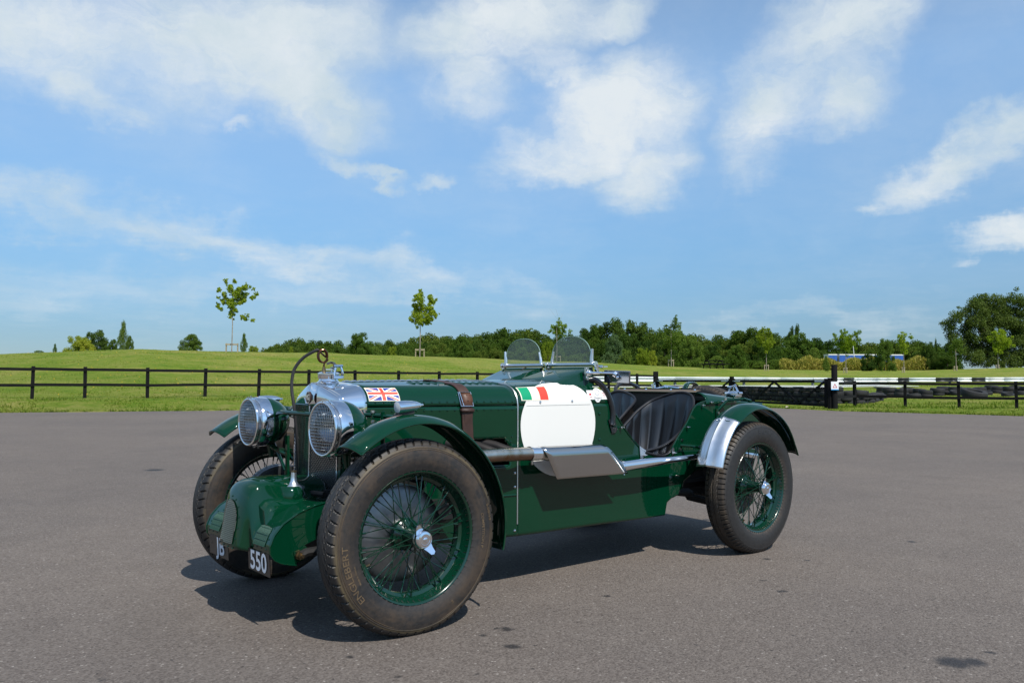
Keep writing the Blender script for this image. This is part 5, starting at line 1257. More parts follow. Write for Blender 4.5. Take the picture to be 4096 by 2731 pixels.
def gate(A_, B_, label):
    A_, B_ = np.array(A_, float), np.array(B_, float); T = thing('field_gate', label, 'gate', tuple(A_)); d = B_ - A_; L = np.linalg.norm(d); u = d / L
    pt = lambda t, z: tuple(u * (L * t) + np.array([0, 0, z]))
    for nm, a, b, w, h in (('top_rail', pt(0, 1.02), pt(1, 1.02), .05, .10), ('mid_rail', pt(0, .76), pt(1, .76), .03, .06), ('bottom_rail', pt(0, .16), pt(1, .16), .04, .09), ('lower_rail', pt(0, .44), pt(1, .44), .03, .07)):
        MB().bar(a, b, w, h).build(nm, WOODBLK, T, smooth=False)
    for t in (.005, .995): MB().bar(pt(t, .08), pt(t, 1.12), .09, .09, upv=(1, 0, 0)).build('stile', WOODBLK, T, smooth=False)
    nrm = np.cross(u, (0, 0, 1)) * .045
    if nrm @ (CAM_P - A_) < 0: nrm = -nrm
    zz = [1.0, .18, 1.0, .18, 1.0]
    for k in range(4):
        a, b = np.array(pt(.01 + .98 * k / 4, zz[k])) + nrm, np.array(pt(.01 + .98 * (k + 1) / 4, zz[k + 1])) + nrm; MB().bar(a, b, .03, .085).build('brace', WOODBLK, T, smooth=False)
    for t in (.05, .95): MB().bar(np.array(pt(t - .045, 1.02)) + nrm, np.array(pt(t + .045, 1.02)) + nrm, .012, .045).build('hinge_strap', GALV, T, smooth=False)
    return T
gate(GA + (GC - GA) * .015, GB - (GC - GA) * .008, 'far black field gate with crossed braces, hung from the square post')
gate(GB + (GC - GA) * .008, GC, 'near black field gate with crossed braces, closing on the tall round post')
mp_ = MB().box((0, 0, .60), (.14, .14, 1.24)).build('gate_post', WOODBLK, None, smooth=False); mp_.location = tuple(GB); tag(mp_, 'short black post between the two closed field gates', 'post')
sp_ = MB().box((0, 0, .56), (.10, .10, 1.16)).build('gate_post', WOODBLK, None, smooth=False); sp_.location = tuple(GC + (GC - GA) * .012); tag(sp_, 'slim black post hard against the tall round gate post', 'post')
# warning sign
q = np.r_[gxy(3338.5, 29.43), 0]; SG_ = thing('warning_sign', 'small white warning sign with red triangle and blue foot on the tall post', 'sign', (q[0], q[1], .86)); SG_.rotation_euler = (0, 0, math.atan2(Hr[1], Hr[0]))
MB().box((0, 0, 0), (.265, .008, .30)).build('sign_board', mat('sign_white', (.78, .78, .82), .5), SG_, smooth=False)
MB().box((0, .0055, -.135), (.265, .004, .03)).build('blue_strip', mat('sign_blue', (.01, .25, .55), .5), SG_, smooth=False)
for k in (1,):
    mb = MB(); o_ = [(-.085, -.07), (.085, -.07), (0, .085)]; i_ = [(-.048, -.048), (.048, -.048), (0, .042)]
    for yy in (.006, -.006):
        for e in range(3): mb.add([(o_[e][0], yy, o_[e][1]), (o_[(e + 1) % 3][0], yy, o_[(e + 1) % 3][1]), (i_[(e + 1) % 3][0], yy, i_[(e + 1) % 3][1]), (i_[e][0], yy, i_[e][1])], [(0, 1, 2, 3)])
    mb.build('red_triangle', mat('sign_red', (.45, .04, .03), .5), SG_, smooth=False)
MB().box((0, -.0065, -.135), (.265, .004, .03)).build('blue_strip', mat('sign_blue', (.01, .25, .55), .5), SG_, smooth=False)

# ================================================================== CRASH BARRIER
def beam(T, o, a, b, zt, h, m, name='beam'):
    a, b = np.array(a), np.array(b); d = b - a; L = np.linalg.norm(d[:2]); u = np.r_[d[:2] / L, 0]; n = np.array([u[1], -u[0], 0])
    if n @ (CAM_P - a) < 0: n = -n
    prof = [(.0, 0), (.03, -.03), (.08, -.08), (.085, -.20), (.03, -.34), (.0, -.44), (.0, -.56), (.03, -.66), (.085, -.80), (.08, -.92), (.03, -.97), (0, -1)]
    rows = [[tuple(p - o + n * q + np.array([0, 0, zt + z * h])) for q, z in prof] for p in (a, b)]
    return MB().grid(rows).build(name, m, T, angle=60, solid=.006)
def barrier(label, path, zt, h, paint, ppost=4.0, low=None):
    P_ = [np.r_[gxy(px, d), 0] for px, d in path]; o = P_[0].copy(); o[2] = 0; T = thing('crash_barrier', label, 'barrier', tuple(o))
    fine = []; 
    for (pa, da), (pb, db) in zip(path[:-1], path[1:]):
        n = max(1, int(np.linalg.norm(gxy(pa, da) - gxy(pb, db)) / 3.6))
        for k in range(n): fine.append((pa + (pb - pa) * k / n, da + (db - da) * k / n))
    fine.append(path[-1])
    cuts = sorted([f for f in fine] + [(c, ip(c, path)) for (c, _, _) in paint for c in (c,)] + [(c2, ip(c2, path)) for (_, c2, _) in paint])
    for (pa, da), (pb, db) in zip(cuts[:-1], cuts[1:]):
        if pb - pa < .5: continue
        m = GALV; mid = (pa + pb) / 2
        for (u0, u1, mm) in paint:
            if u0 <= mid <= u1: m = mm
        z_ = (zt(pa), zt(pb)); a = np.r_[gxy(pa, da), z_[0]]; b = np.r_[gxy(pb, db), z_[1]]
        prof_a = a.copy(); d = b - a
        ob = beam(T, np.r_[o[:2], 0], a, b, 0, h, m)
    for (pa, da) in fine:
        g = gpt(pa, da)[2]; q = np.r_[gxy(pa, da + .08), 0] - np.r_[o[:2], 0]; MB().box((q[0], q[1], (g + zt(pa)) / 2 - .05), (.12, .12, zt(pa) - g + .05)).build('barrier_post', mat('weathered_steel_post', (.16, .17, .18), .6, .3), T, smooth=False)
    return T
barrier('galvanised crash barrier with white and black sections beyond the fences', [(2250, 47), (2700, 48.5), (3250, 51), (3500, 57), (4096, 57), (4700, 55)], lambda px: ip(px, [(2250, 1.26), (3250, 1.27), (3500, 1.31), (4096, 1.40), (4700, 1.42)]), .31,
        [(3340, 3368, RAILW), (3370, 3413, RAILB), (3413, 3431, RAILW), (3545, 3588, RAILW), (3589, 3634, RAILB), (3740, 3828, RAILB), (3832, 3881, RAILW), (3884, 3938, RAILB), (3950, 4013, RAILW), (3060, 3120, RAILW)])
barrier('low white rail running under the crash barrier behind the field gates', [(2250, 45.5), (3250, 46.5), (3500, 50), (3670, 52)], lambda px: ip(px, [(2250, .775), (3250, .80), (3500, .86), (3670, .78)]), .12, [(2250, 3670, RAILW)])

# ================================================================== OLD TYRES
TYO = MB().lathe([(.17, .0), (.20, -.085), (.27, -.095), (.305, -.075), (.315, -.03), (.315, .03), (.305, .075), (.27, .095), (.20, .085), (.17, .0)], 24, 'z').mesh('old_tyre', True, 35); TYO.materials.append(TYREOLD)
BIG = MB().lathe([(.30, .0), (.34, -.16), (.44, -.19), (.54, -.16), (.57, -.08), (.575, 0), (.57, .08), (.54, .16), (.44, .19), (.34, .16), (.30, 0)], 28, 'z').mesh('tractor_tyre', True, 35); BIG.materials.append(TYREOLD)
def old(mesh, loc, label, group, sc=1., rot=(0, 0, 0), name='old_tyre'):
    o = obj(name, mesh, None); o.location = loc; o.scale = (sc, sc, sc); o.rotation_euler = rot; tag(o, label, 'tyre', group); return o
path = [(2880, 42.5), (3050, 38.6), (3200, 36.0), (3330, 34.4), (3430, 34.6), (3500, 36.5)]
pa = np.array([gxy(a, b) for a, b in path]); st_ = resamp(pa, 26)
for i, p in enumerate(st_):
    nl = 4 if i < 18 else (3 if i < 22 else 2)
    z0 = -.02 + .014 * max(0, i - 14)
    for k in range(nl):
        j = rng.normal(size=2) * .035; off = (.30 if k % 2 else 0) * (st_[min(i + 1, 25)] - st_[i]) / (np.linalg.norm(st_[min(i + 1, 25)] - st_[i]) + 1e-6) if i < 25 else 0
        old(TYO, (p[0] + j[0] + (off[0] if i < 25 else 0), p[1] + j[1] + (off[1] if i < 25 else 0), z0 + .10 + k * .192), 'scrap tyre in the %s layer of the wall, %s' % (('bottom', 'second', 'third', 'top')[k], 'behind the near gate, far half' if i < 9 else 'behind the near gate, close half' if i < 18 else 'right of the tall post'), 'scrap tyres stacked behind the gates', rng.uniform(.94, 1.06), (rng.normal() * .03, rng.normal() * .03, rng.uniform(0, 6)))
for i, px in enumerate(np.linspace(3508, 4300, 34)):
    d = 40.5 + 1.2 * math.sin(i * .7) + (1.6 if i % 2 else 0); g = gpt(px, d)
    if 3838 < px < 3940 and i % 2 == 0: continue
    for k in range(2 if i % 3 else 1):
        old(TYO, (g[0], g[1], g[2] + .10 + k * .18), 'scrap tyre %s on the grass in the %s bay of the right fence' % ('lying flat' if k == 0 else 'laid on another', 'first' if px < 3617 else 'second' if px < 3828 else 'third' if px < 4062 else 'last'), 'scrap tyres in a row on the grass', rng.uniform(.95, 1.15), (rng.normal() * .06, rng.normal() * .06, rng.uniform(0, 6)))
for (px, d, s_, lab) in ((3893, 38.4, 1.0, 'large tractor tyre lying tilted on the grass between the fence posts'), (3512, 38.6, .62, 'medium scrap tyre leaning at the end of the stacked wall'), (3826, 41.0, .60, 'medium fat tyre lying left of the large tractor tyre'), (4030, 38.5, .52, 'small fat tyre lying right of the large tractor tyre')):
    g = gpt(px, d); old(BIG, (g[0], g[1], g[2] + .19 * s_), lab, None, s_, (R_(14), R_(6), math.atan2(Hr[1], Hr[0])), 'tractor_tyre')

# ================================================================== TREES
def leafmesh(name, clumps, leaf, dens, m, seed, flat=.8):
    r = np.random.default_rng(seed); pos = []
    for (x, y, z, cr_) in clumps:
        n = max(3, int(dens * cr_ ** 2 / leaf ** 2)); v = r.normal(size=(n, 3)); v /= np.linalg.norm(v, axis=1)[:, None]; rad = cr_ * r.random(n) ** .45
        pos.append(v * rad[:, None] * np.array([1, 1, flat]) + np.array([x, y, z]))
    pos = np.vstack(pos); return cards(name, pos, leaf * r.uniform(.7, 1.3, len(pos)), m, .42, False, tri=False, seed=seed)
def crown_clumps(seed, w, h, z0, n, cr_, shape='oak', top=1.0):
    r = np.random.default_rng(seed); out = []
    while len(out) < n:
        v = r.uniform(-1, 1, 3); q = np.linalg.norm(v)
        if q > 1 or q < .25: continue
        if shape == 'oak': x, y, z = v[0] * w / 2 * (1 if v[2] > -.5 else .85), v[1] * w / 2, (v[2] * .5 + .5)
        elif shape == 'cone': t = (v[2] * .5 + .5); k = (1 - t) ** .75; x, y, z = v[0] * w / 2 * k, v[1] * w / 2 * k, t
        elif shape == 'vase': t = (v[2] * .5 + .5); k = .25 + .75 * t ** .8; x, y, z = v[0] * w / 2 * k, v[1] * w / 2 * k, t
        else: x, y, z = v[0] * w / 2, v[1] * w / 2, abs(v[2]) ** .8
        out.append((x, y, z0 + z * h, cr_ * r.uniform(.6, 1.25)))
    return out
def trunk_mesh(h, r0, clumps, m, seed=0, r1=None, limbs=7):
    r = np.random.default_rng(seed); mb = MB().tube([(0, 0, -.2), (.02 * h * r.normal() * .3, .02 * h * r.normal() * .3, h * .5), (0, 0, h)], [r0, r0 * .75, r1 or r0 * .25], 7)
    if clumps:
        for i in r.choice(len(clumps), min(limbs, len(clumps)), replace=False):
            c = clumps[i]; s_ = min(h * .95, max(h * .35, c[2] * .55)); mb.tube([(0, 0, s_), (c[0] * .5, c[1] * .5, (s_ + c[2]) / 2 - .02 * h), c[:3]], [r0 * .32, r0 * .2, r0 * .08], 5)
    me = mb.mesh('trunk', True, 40); me.materials.append(m); return me
VAR = {}
for kind, lm, shape in (('oak', L_OAK, 'oak'), ('dark', L_DARK, 'oak'), ('mid', L_MID, 'bush'), ('yel', L_YEL, 'bush'), ('grey', L_GREY, 'bush'), ('cone', L_MID, 'cone')):
    VAR[kind] = []
    for v in range(4 if kind in ('oak', 'dark') else 2):
        cl = crown_clumps(100 + v * 7 + hash_ if (hash_ := {'oak': 1, 'dark': 2, 'mid': 3, 'yel': 4, 'grey': 5, 'cone': 6}[kind] * 50) else 0, 1.0 if kind != 'cone' else .9, .95, .03, 84, .118, shape)
        VAR[kind].append((leafmesh('crown', cl, .030, 14 if kind != 'cone' else 5, lm, v + hash_), trunk_mesh(.7, .025, cl, BARKD, v)))
def tree(name, label, cat, px, d, ytop, wpx, kind, group=None, sink=0.):
    g = gpt(px, d); zt_ = CAM_P[2] + (1523.3 - ytop) / FPX * d * 1.0; H_ = (zt_ - g[2]) * 1.05 + sink; W_ = wpx / FPX * d * 1.02
    T = thing(name, label, cat, (g[0], g[1], g[2] - sink), rng.uniform(0, 6.28), group); cm, tmm = VAR[kind][int(rng.integers(len(VAR[kind])))]
    a = obj('crown', cm, None, T); b = obj('trunk', tmm, None, T); a.scale = b.scale = (W_, W_, H_); return T
def where(px):
    for lim, t in ((1450, 'behind the left end of the bonnet'), (1800, 'behind the middle of the bonnet'), (2100, 'left of the passenger screen'), (2400, 'behind the two screens'), (2640, 'behind the yellow-green shrubs'), (2800, 'around the slender staked tree'), (2930, 'behind the picnic table'), (3120, 'around the yellow-green staked maple'), (3320, 'between the big rounded tree and the trailer'), (3620, 'behind the blue trailer')):
        if px < lim: return t
    return 'beside the big round tree'
WOOD = [(1110, 1384, 90), (1150, 1372, 100), (1200, 1363, 110), (1250, 1371, 100), (1290, 1374, 90), (1333, 1371, 110), (1378, 1384, 90), (1500, 1372, 100), (1530, 1364, 100), (1575, 1374, 90), (1615, 1368, 110), (1665, 1358, 100), (1722, 1341, 120), (1790, 1352, 110), (1850, 1344, 100), (1900, 1352, 100), (1950, 1340, 120), (2000, 1327, 130), (2050, 1321, 130), (2110, 1323, 130), (2165, 1342, 100), (2210, 1352, 90), (2260, 1342, 100), (2310, 1350, 90),
 (2375, 1305, 100), (2432, 1298, 100), (2495, 1286, 120), (2560, 1299, 100), (2612, 1310, 100), (2665, 1318, 100), (2725, 1332, 100), (2790, 1340, 100), (2850, 1343, 100), (2910, 1338, 110), (2960, 1328, 110), (3010, 1314, 120), (3060, 1330, 100), (3110, 1335, 120), (3230, 1364, 90), (3280, 1353, 100), (3340, 1362, 100), (3400, 1356, 100), (3455, 1366, 90), (3505, 1370, 100), (3560, 1362, 100), (3612, 1356, 110), (3665, 1362, 100), (3718, 1368, 100), (3770, 1372, 100)]
for (px, yt, w) in WOOD:
    k = 'oak' if rng.random() < .62 else 'dark'
    tree('woodland_tree', 'tall broad tree in the far wood, ' + where(px), 'tree', px, 205 + rng.uniform(-12, 12), yt, w * 1.5, k, 'trees of the distant wood', 2)
for px in np.arange(1095, 3790, 46):
    yt = float(np.interp(px, [a[0] for a in WOOD], [a[1] for a in WOOD])); base = 1423 if px < 2200 else 1468
    tree('woodland_tree', 'shorter tree at the wood edge, ' + where(px), 'tree', px + rng.uniform(-12, 12), (172 if px < 3150 else 188) + rng.uniform(-8, 8), yt + (base - yt) * rng.uniform(.26, .42), 120, 'dark' if rng.random() < .5 else 'oak', 'trees along the wood edge', 2)
for px in np.arange(1500, 3170, 44):
    base = 1445 if px < 2200 else 1470; D_ = ip(px, [(1500, 112), (2300, 126), (2700, 132), (3200, 138)])
    tree('woodland_shrub', 'low shrub at the wood foot, ' + where(px), 'shrub', px + rng.uniform(-14, 14), D_ + rng.uniform(-4, 4), base - rng.uniform(28, 58), 74, ('mid' if rng.random() < .5 else 'oak') , 'shrubs at the foot of the wood', .8)
S = [ # name, label, px, depth, ytop, width, kind, sink
 ('bush', 'yellow-green round bush at the left end of the bank, left of the darker one', 312, 70, 1349, 112, 'yel', .8), ('bush', 'dark round bush touching the yellow-green one on the bank', 386, 76, 1333, 104, 'dark', 1.0),
 ('slender_tree', 'slender pointed tree standing alone right of the dark round bush', 490, 72, 1293, 62, 'cone', .3), ('bush', 'small side shrub at the foot of the slender pointed tree', 452, 71, 1366, 40, 'mid', .3), ('bush', 'leafy shrub close right of the slender pointed tree', 518, 72, 1352, 30, 'mid', .3),
 ('bush', 'tiny sprig of a shrub on the bank skyline at far left', 219, 66, 1384, 24, 'cone', .1), ('bush', 'very low pale shrub on the bank skyline at far left', 155, 68, 1408, 42, 'grey', .2),
 ('bush', 'compact dark bush on the skyline left of the nearest staked tree', 762, 72, 1345, 88, 'mid', .5), ('sapling', 'thin upright sapling just right of the nearest staked tree', 975, 68, 1339, 42, 'cone', .2), ('bush', 'low pale bush right of the thin upright sapling', 1013, 70, 1386, 46, 'yel', .3),
 ('bush', 'big dense green bush between the first two staked trees', 1443, 84, 1334, 106, 'mid', .8), ('bush', 'small yellow sapling in front of the low end of the wood', 1165, 84, 1387, 20, 'yel', .4), ('bush', 'yellowish bush right of the big dense bush', 1570, 92, 1386, 44, 'yel', .5), ('bush', 'low green bush beside the yellowish bush', 1620, 92, 1404, 50, 'mid', .5),
 ('bush', 'dense dark green bush right of the second staked tree', 1846, 90, 1350, 96, 'mid', .8), ('bush', 'light green bush seen beside the passenger screen', 2192, 100, 1362, 62, 'yel', .8), ('bush', 'green bush peeping between the two screens', 2240, 104, 1385, 50, 'mid', .8),
 ('grey_green_shrub', 'tall grey-green shrub in front of the dark wood', 2458, 118, 1341, 78, 'grey', 1), ('grey_green_shrub', 'low grey-green shrub at the foot of the tall grey-green one', 2432, 112, 1400, 66, 'grey', 1), ('bush', 'green bush between the grey-green and the yellow-green shrubs', 2502, 112, 1396, 62, 'mid', .8), ('bush', 'bright yellow-green shrub glowing in front of the dark wood', 2572, 112, 1385, 66, 'yel', .8), ('bush', 'small yellow-green shrub beside the brighter yellow-green shrub', 2608, 112, 1394, 42, 'yel', .8),
 ('bush', 'broad mid-green tree behind the picnic table, left side', 2765, 124, 1342, 104, 'mid', 1), ('bush', 'mid-green tree behind the picnic table, right side', 2948, 126, 1378, 86, 'mid', 1), ('bush', 'large rounded tree at the right end of the wood', 3200, 140, 1330, 150, 'mid', 1.5), ('dark_tree', 'dark-topped tree poking above the rounded tree', 3180, 150, 1306, 62, 'dark', 1), ('bush', 'bright green bush left of the blue lorry trailer', 3250, 138, 1388, 76, 'mid', 1),
 ('bush', 'small dark conical bush left of the tall gate post', 3304, 118, 1418, 40, 'cone', .2), ('bush', 'dark green bush hiding the middle of the blue trailer', 3470, 122, 1412, 56, 'dark', .4), ('bush', 'upright green tree right of the dark bush before the trailer', 3538, 122, 1350, 80, 'mid', .5),
 ('dark_hedge_tree', 'dark narrow hedge tree right of the blue trailer', 3718, 132, 1366, 64, 'dark', .8), ('dark_hedge_tree', 'thin dark twiggy tree rising above the hedge', 3744, 136, 1348, 26, 'cone', .8), ('dark_hedge_tree', 'dark hedge bush low beside the big round tree', 3790, 130, 1400, 100, 'dark', .8)]
for (nm, lab, px, d, yt, w, k, sk_) in S: tree(nm, lab, 'tree' if 'tree' in lab.split()[:5] or 'sapling' in lab else 'bush', px, d, yt, w, k, None, sk_)
# big round tree at the right edge
def custom(name, label, px, d, clumps_px, leaf, dens, lm, trunk_r, y0, scale_px, bark=BARK, trunk_top=None, group=None, seed=5, twigs=()):
    g = gpt(px, d); T = thing(name, label, 'tree', g, math.atan2(Hr[1], Hr[0]), group); r = np.random.default_rng(seed); k = d / FPX
    base = (1523.3 - y0) * k + CAM_P[2]; cl = []
    for (cx, cy, cr_) in clumps_px:
        cr_ *= 1.20 if d < 80 else (1.02 if d < 130 else 1.1)
        X = (cx - px) * k; Z_ = (y0 - cy) * k; R2 = cr_ * k; Y_ = r.normal() * R2 * .8; cl.append((X, Y_, Z_, R2 * (.86 if d < 130 else .98)))
        for _ in range(5 if d < 130 else 2): v_ = r.normal(size=3) * R2 * .55; cl.append((X + v_[0], Y_ + v_[1], Z_ + v_[2], R2 * r.uniform(.28, .46)))
    obj('crown', leafmesh('crown', cl, leaf, dens, lm, seed, 1.0), None, T); cl = [c for c in cl if c[3] > .6 * max(q_[3] for q_ in cl)]
    zt_ = (y0 - trunk_top) * k if trunk_top else max(c[2] for c in cl) * .8
    mb = MB().tube([(0, 0, -.3), (trunk_r * .6, 0, zt_ * .4), (-trunk_r * .3, 0, zt_ * .75), (0, 0, zt_)], [trunk_r, trunk_r * .8, trunk_r * .6, trunk_r * .2], 8)
    zs0 = min(c[2] for c in cl)
    for c in cl[:22]:
        if abs(c[0]) > .25 * max(abs(q_[0]) for q_ in cl): s_ = max(zs0 * .95, c[2] - abs(c[0]) * 1.1); s_ = min(s_, zt_ * .95); mb.tube([(0, 0, s_), (c[0] * .55, c[1] * .5, s_ + (c[2] - s_) * .45), c[:3]], [trunk_r * .35, trunk_r * .22, trunk_r * .10], 5)
    for (x0, y0_, x1, y1_) in twigs: mb.tube([((x0 - px) * k, 0, (y0 - y0_) * k), (((x0 + x1) / 2 - px) * k + .03, 0, (y0 - (y0_ + y1_) / 2) * k), ((x1 - px) * k, 0, (y0 - y1_) * k)], [trunk_r * .16, trunk_r * .12, trunk_r * .06], 5)
    tm_ = mb.mesh('trunk', True, 40); tm_.materials.append(bark); obj('trunk', tm_, None, T); return T
r_ = np.random.default_rng(77); bc = []
OUT = [(3790, 1300), (3800, 1262), (3822, 1240), (3850, 1222), (3880, 1195), (3925, 1178), (3975, 1176), (4030, 1172), (4090, 1178), (4140, 1190), (4190, 1215), (4230, 1260), (4250, 1310), (4240, 1380), (4200, 1420), (4120, 1440), (3960, 1440), (3880, 1430), (3830, 1400), (3800, 1350)]
ol = resamp(OUT + [OUT[0]], 70)[:-1]; c0 = np.array([4010, 1320.])
for p in ol:
    for t in (.90, .62, .32): q = c0 + (p - c0) * t + r_.normal(size=2) * 6; bc.append((q[0], q[1], r_.uniform(17, 30)))
custom('big_round_tree', 'big round-crowned tree at the right edge of the field', 4010, 134, bc, .19, 14, mat_leaf('willow_leaf', (.028, .055, .012), (.062, .098, .024), (.12, .16, .045), .35, .35), .35, 1462, 1, BARKD, 1300, seed=21)
# staked young maples
zm = lambda L, ox, oy, s: [(ox + a * s, oy + b * s, c * s * 1.0) for a, b, c in L]
T1 = zm([(380, 290, 32), (372, 262, 24), (530, 300, 30), (515, 262, 22), (470, 400, 58), (440, 360, 36), (290, 430, 38), (275, 400, 22), (360, 490, 46), (600, 420, 56), (700, 390, 50), (712, 345, 28), (765, 370, 26), (820, 400, 26), (860, 480, 36), (830, 540, 40), (785, 545, 26), (560, 500, 70), (650, 520, 66), (500, 460, 40), (440, 600, 62), (270, 545, 26), (315, 580, 34), (350, 620, 40), (250, 650, 30), (285, 690, 30), (310, 720, 32), (500, 650, 70), (600, 600, 56), (680, 590, 34), (450, 720, 46), (540, 740, 44), (500, 800, 38), (470, 850, 26), (500, 880, 16), (650, 840, 34), (690, 870, 34), (738, 825, 26), (820, 900, 26), (840, 885, 18)], 800, 1050, .2551)
custom('staked_young_maple', 'tallest staked young maple with lopsided airy crown on the left skyline', 926, 64, T1, .10, 25, L_YOUNG, .045, 1409, 1, trunk_top=1130, seed=1)
T2 = zm([(1772, 150, 20), (1780, 190, 28), (1745, 235, 32), (1785, 260, 44), (1880, 220, 30), (1895, 270, 38), (1740, 320, 44), (1800, 340, 54), (1870, 340, 44), (1700, 310, 20), (1710, 390, 34), (1760, 420, 52), (1845, 420, 52), (1905, 390, 36), (1935, 410, 24), (1693, 470, 22), (1735, 470, 30), (1780, 485, 40), (1850, 475, 42), (1890, 450, 30), (1800, 510, 18)], 1000, 1100, .3827)
custom('staked_young_maple', 'staked young maple with upright oval crown behind the bonnet', 1679, 74, T2, .105, 27, L_YOUNG, .05, 1425, 1, trunk_top=1190, seed=2)
custom('staked_young_maple', 'small ball-crowned staked maple with bare twigs seen between the two screens', 2227, 100, [(2236, 1300, 26), (2215, 1292, 14), (2258, 1290, 14), (2222, 1312, 16), (2252, 1312, 16), (2236, 1276, 16), (2236, 1324, 14)], .12, 18, L_YOUNG, .05, 1437, 1, trunk_top=1270, seed=3, twigs=((2236, 1270, 2196, 1216), (2238, 1270, 2222, 1218), (2240, 1272, 2250, 1235)))
custom('staked_slender_tree', 'slender dull-green staked tree with thin top in front of the wood', 2685, 84, [(2702, 1272, 10), (2700, 1290, 18), (2712, 1300, 14), (2688, 1300, 10), (2700, 1318, 16), (2665, 1300, 8), (2668, 1325, 16), (2720, 1340, 14), (2695, 1345, 26), (2670, 1355, 22), (2715, 1362, 18), (2690, 1375, 24), (2662, 1378, 14)], .12, 14, L_MID, .045, 1464, 1, trunk_top=1270, seed=4)
custom('staked_young_maple', 'yellow-green staked maple with short crown right of the picnic table', 3065, 104, [(3050, 1325, 18), (3070, 1322, 16), (3040, 1345, 16), (3065, 1345, 24), (3080, 1350, 14), (3058, 1372, 20), (3074, 1372, 16), (3068, 1390, 10), (3052, 1310, 9), (3074, 1308, 7)], .12, 18, L_YEL, .05, 1477, 1, trunk_top=1320, seed=6)
custom('staked_young_maple', 'wide flat-topped staked maple in front of the blue trailer', 3383, 106, [(3342, 1336, 10), (3350, 1352, 13), (3372, 1330, 14), (3368, 1350, 18), (3398, 1345, 18), (3420, 1330, 14), (3431, 1322, 9), (3436, 1352, 12), (3360, 1372, 18), (3385, 1370, 22), (3410, 1368, 18), (3385, 1388, 16), (3368, 1318, 7)], .12, 18, L_YOUNG, .055, 1487, 1, trunk_top=1335, seed=7)
custom('staked_young_maple', 'narrow vase-shaped staked maple right of the trailer bush', 3615, 106, [(3592, 1342, 11), (3622, 1334, 12), (3640, 1345, 10), (3600, 1358, 14), (3622, 1356, 16), (3610, 1376, 18), (3630, 1372, 12), (3614, 1396, 12), (3620, 1408, 9)], .12, 18, L_YOUNG, .05, 1487, 1, trunk_top=1345, seed=8)
custom('staked_small_tree', 'small darker staked tree before the left side of the big round tree', 3824, 108, [(3820, 1360, 18), (3838, 1372, 18), (3808, 1380, 16), (3826, 1394, 18), (3842, 1398, 12)], .12, 18, L_MID, .05, 1473, 1, trunk_top=1370, seed=9)  # mid-green leaves, darker than those of the young maples
custom('staked_young_maple', 'bright staked maple in front of the big round tree', 3992, 106, [(3978, 1318, 14), (4002, 1312, 14), (4022, 1325, 14), (3970, 1340, 16), (3995, 1342, 22), (4022, 1350, 18), (3985, 1365, 18), (4008, 1372, 18), (3996, 1390, 14), (4035, 1362, 10)], .12, 18, L_YOUNG, .05, 1461, 1, trunk_top=1325, seed=10)
def stake(label, px, d, y0, wpx, hpx):
    g = gpt(px, d); k = d / FPX; T = thing('tree_stake_frame', label, 'tree stake', g, math.atan2(Hr[1], Hr[0])); w = wpx * k / 2; h = hpx * k + .15
    for s in (-1, 1): MB().box((s * w, .12, h / 2 - .15), (.085, .085, h)).build('stake_post', STAKEW, T, smooth=False)
    MB().box((0, .06, h - .24), (2 * w + .1, .035, .12)).build('crossbar', STAKEW, T, smooth=False); MB().box((0, .03, h - .24), (.16, .10, .09)).build('tree_tie', RUBBER, T, smooth=False); return T
for a in (('pale timber stake frame holding the tallest young maple', 925, 64, 1409, 46, 38), ('pale timber stake frame holding the maple behind the bonnet', 1679, 74, 1425, 34, 34), ('pale timber stake frame under the ball-crowned maple', 2231, 100, 1437, 22, 30), ('pale timber stake frame under the slender dull-green tree', 2685, 84, 1464, 20, 30), ('timber stakes at the foot of the yellow-green maple', 3067, 104, 1477, 16, 26),
          ('timber stakes at the foot of the wide flat-topped maple', 3383, 106, 1487, 13, 23), ('timber stakes at the foot of the narrow vase-shaped maple', 3615, 106, 1487, 9, 23), ('timber stakes at the foot of the small darker tree', 3824, 108, 1473, 12, 20), ('timber stakes at the foot of the bright maple by the big tree', 3992, 106, 1461, 12, 18)): stake(*a)
# tall dry grass strip
r_ = np.random.default_rng(9); pp = []
for i in range(26000):
    px = r_.uniform(3120, 3720); d = r_.uniform(131, 139); g = gpt(px, d); hh = 2.25 * (.75 + .25 * math.sin(px * .05) * math.sin(px * .021)) ; pp.append((g[0], g[1], g[2] + r_.random() ** .8 * hh))
tg = obj('tall_dry_grass', cards('tall', pp, r_.uniform(.18, .42, len(pp)), L_STRAW, .25, True), None); tg['kind'] = 'stuff'
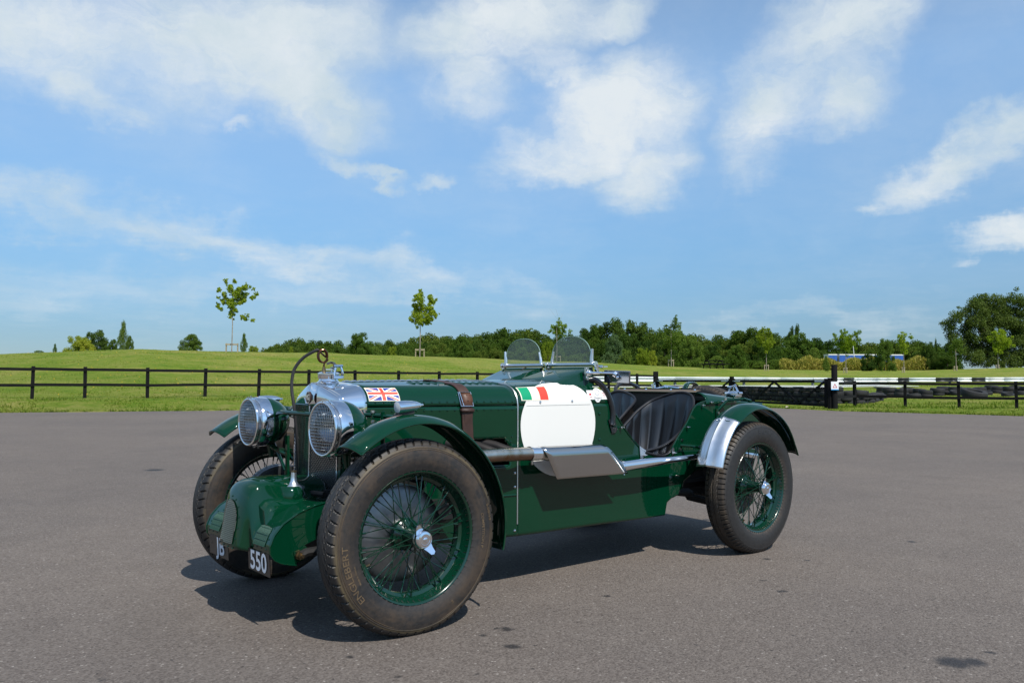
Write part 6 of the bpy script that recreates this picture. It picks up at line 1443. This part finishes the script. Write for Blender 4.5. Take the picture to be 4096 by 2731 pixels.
# hedge bottom on the right
# blue trailers
def trailer(px0, px1, d, label):
    a, b = gxy(px0, d), gxy(px1, d); L = np.linalg.norm(b - a); c = (a + b) / 2; g = gpt((px0 + px1) / 2, d)[2]; top = CAM_P[2] + (1523.3 - 1410.5) / FPX * d
    T = thing('lorry_trailer', label, 'trailer', (c[0], c[1], g), math.atan2(Hr[1], Hr[0])); h = top - g
    n = int(L / .35); mb = MB(); rows = [[(-L / 2 + L * k / n, 1.27 * sd_ + (.03 if k % 2 else 0) * sd_, z) for k in range(n + 1)] for z in (1.2, h - .22) for sd_ in (1,)]
    for sd_ in (1, -1): mb.grid([[(-L / 2 + L * k / n, 1.25 * sd_ + (.03 if k % 2 else 0) * sd_, z) for k in range(n + 1)] for z in (1.2, h - .22)])
    mb.build('side_curtain', BLUEC, T, smooth=False)
    MB().box((0, 0, h - .11), (L + .05, 2.6, .2)).build('roof_rail', mat('trailer_roof_white', (.72, .72, .70), .5), T, smooth=False)
    MB().box((0, 0, 1.1), (L, 2.5, .22)).build('bed', DARKM, T, smooth=False); MB().box((-L / 2 + .04, 0, (h + 1) / 2), (.08, 2.5, h - 1.2)).build('bulkhead_panel', mat('trailer_roof_white', (1, 1, 1)), T, smooth=False)
    for k in (-1, 0, 1):
        for sd_ in (1, -1): 
            if L > 4: MB().tube([(L * .28 + k * 1.3, sd_ * 1.0, .5), (L * .28 + k * 1.3, sd_ * 1.25, .5)], .5, 16).build('wheel', TYREOLD, T)
    return T
trailer(3349, 3602, 168, 'long blue curtain-sided lorry trailer beyond the dry grass'); trailer(3305, 3339, 168, 'short blue trailer end left of the long blue trailer')
gq = gpt(3421, 160); lp = thing('leaning_pole', 'thin leaning grey pole rising above the blue trailer', 'pole', gq); MB().tube([(0, 0, 0), (.3 * Hr[0] * -1, .3 * Hr[1] * -1, 4.6), (-.55 * Hr[0], -.55 * Hr[1], 6.6)], .07, 6).build('pole_shaft', GALV, lp)
# picnic table
gq = gpt(2854, 78); PT = thing('picnic_table', 'dark timber picnic table with benches on the grass before the wood', 'picnic table', gq, math.atan2(Hr[1], Hr[0]) + .25)
for k in range(5): MB().box((0, -.30 + .15 * k, .76), (1.9, .13, .045)).build('tabletop_plank', WOODBLK, PT, smooth=False)
for s in (-1, 1):
    MB().box((0, s * .78, .44), (2.5, .26, .05)).build('bench_plank', WOODBLK, PT, smooth=False)
    MB().bar((s * .7, -.9, .38), (s * .7, .9, .38), .05, .10).build('cross_bearer', WOODBLK, PT, smooth=False); MB().bar((s * .7, -.4, .70), (s * .7, .4, .70), .05, .09).build('top_bearer', WOODBLK, PT, smooth=False)
    for q in (-1, 1): MB().bar((s * .68, q * .32, .72), (s * .68, q * .72, 0), .05, .10).build('leg', WOODBLK, PT, smooth=False)
g = gxy(3146, 31.6); st2 = MB().ball((0, 0, .02), .07, 8, (1.3, .8, .7)).build('pale_stone', STONEM, None); st2.location = (g[0], g[1], .01); tag(st2, 'small pale stone on the tarmac edge in front of the near gate', 'stone')
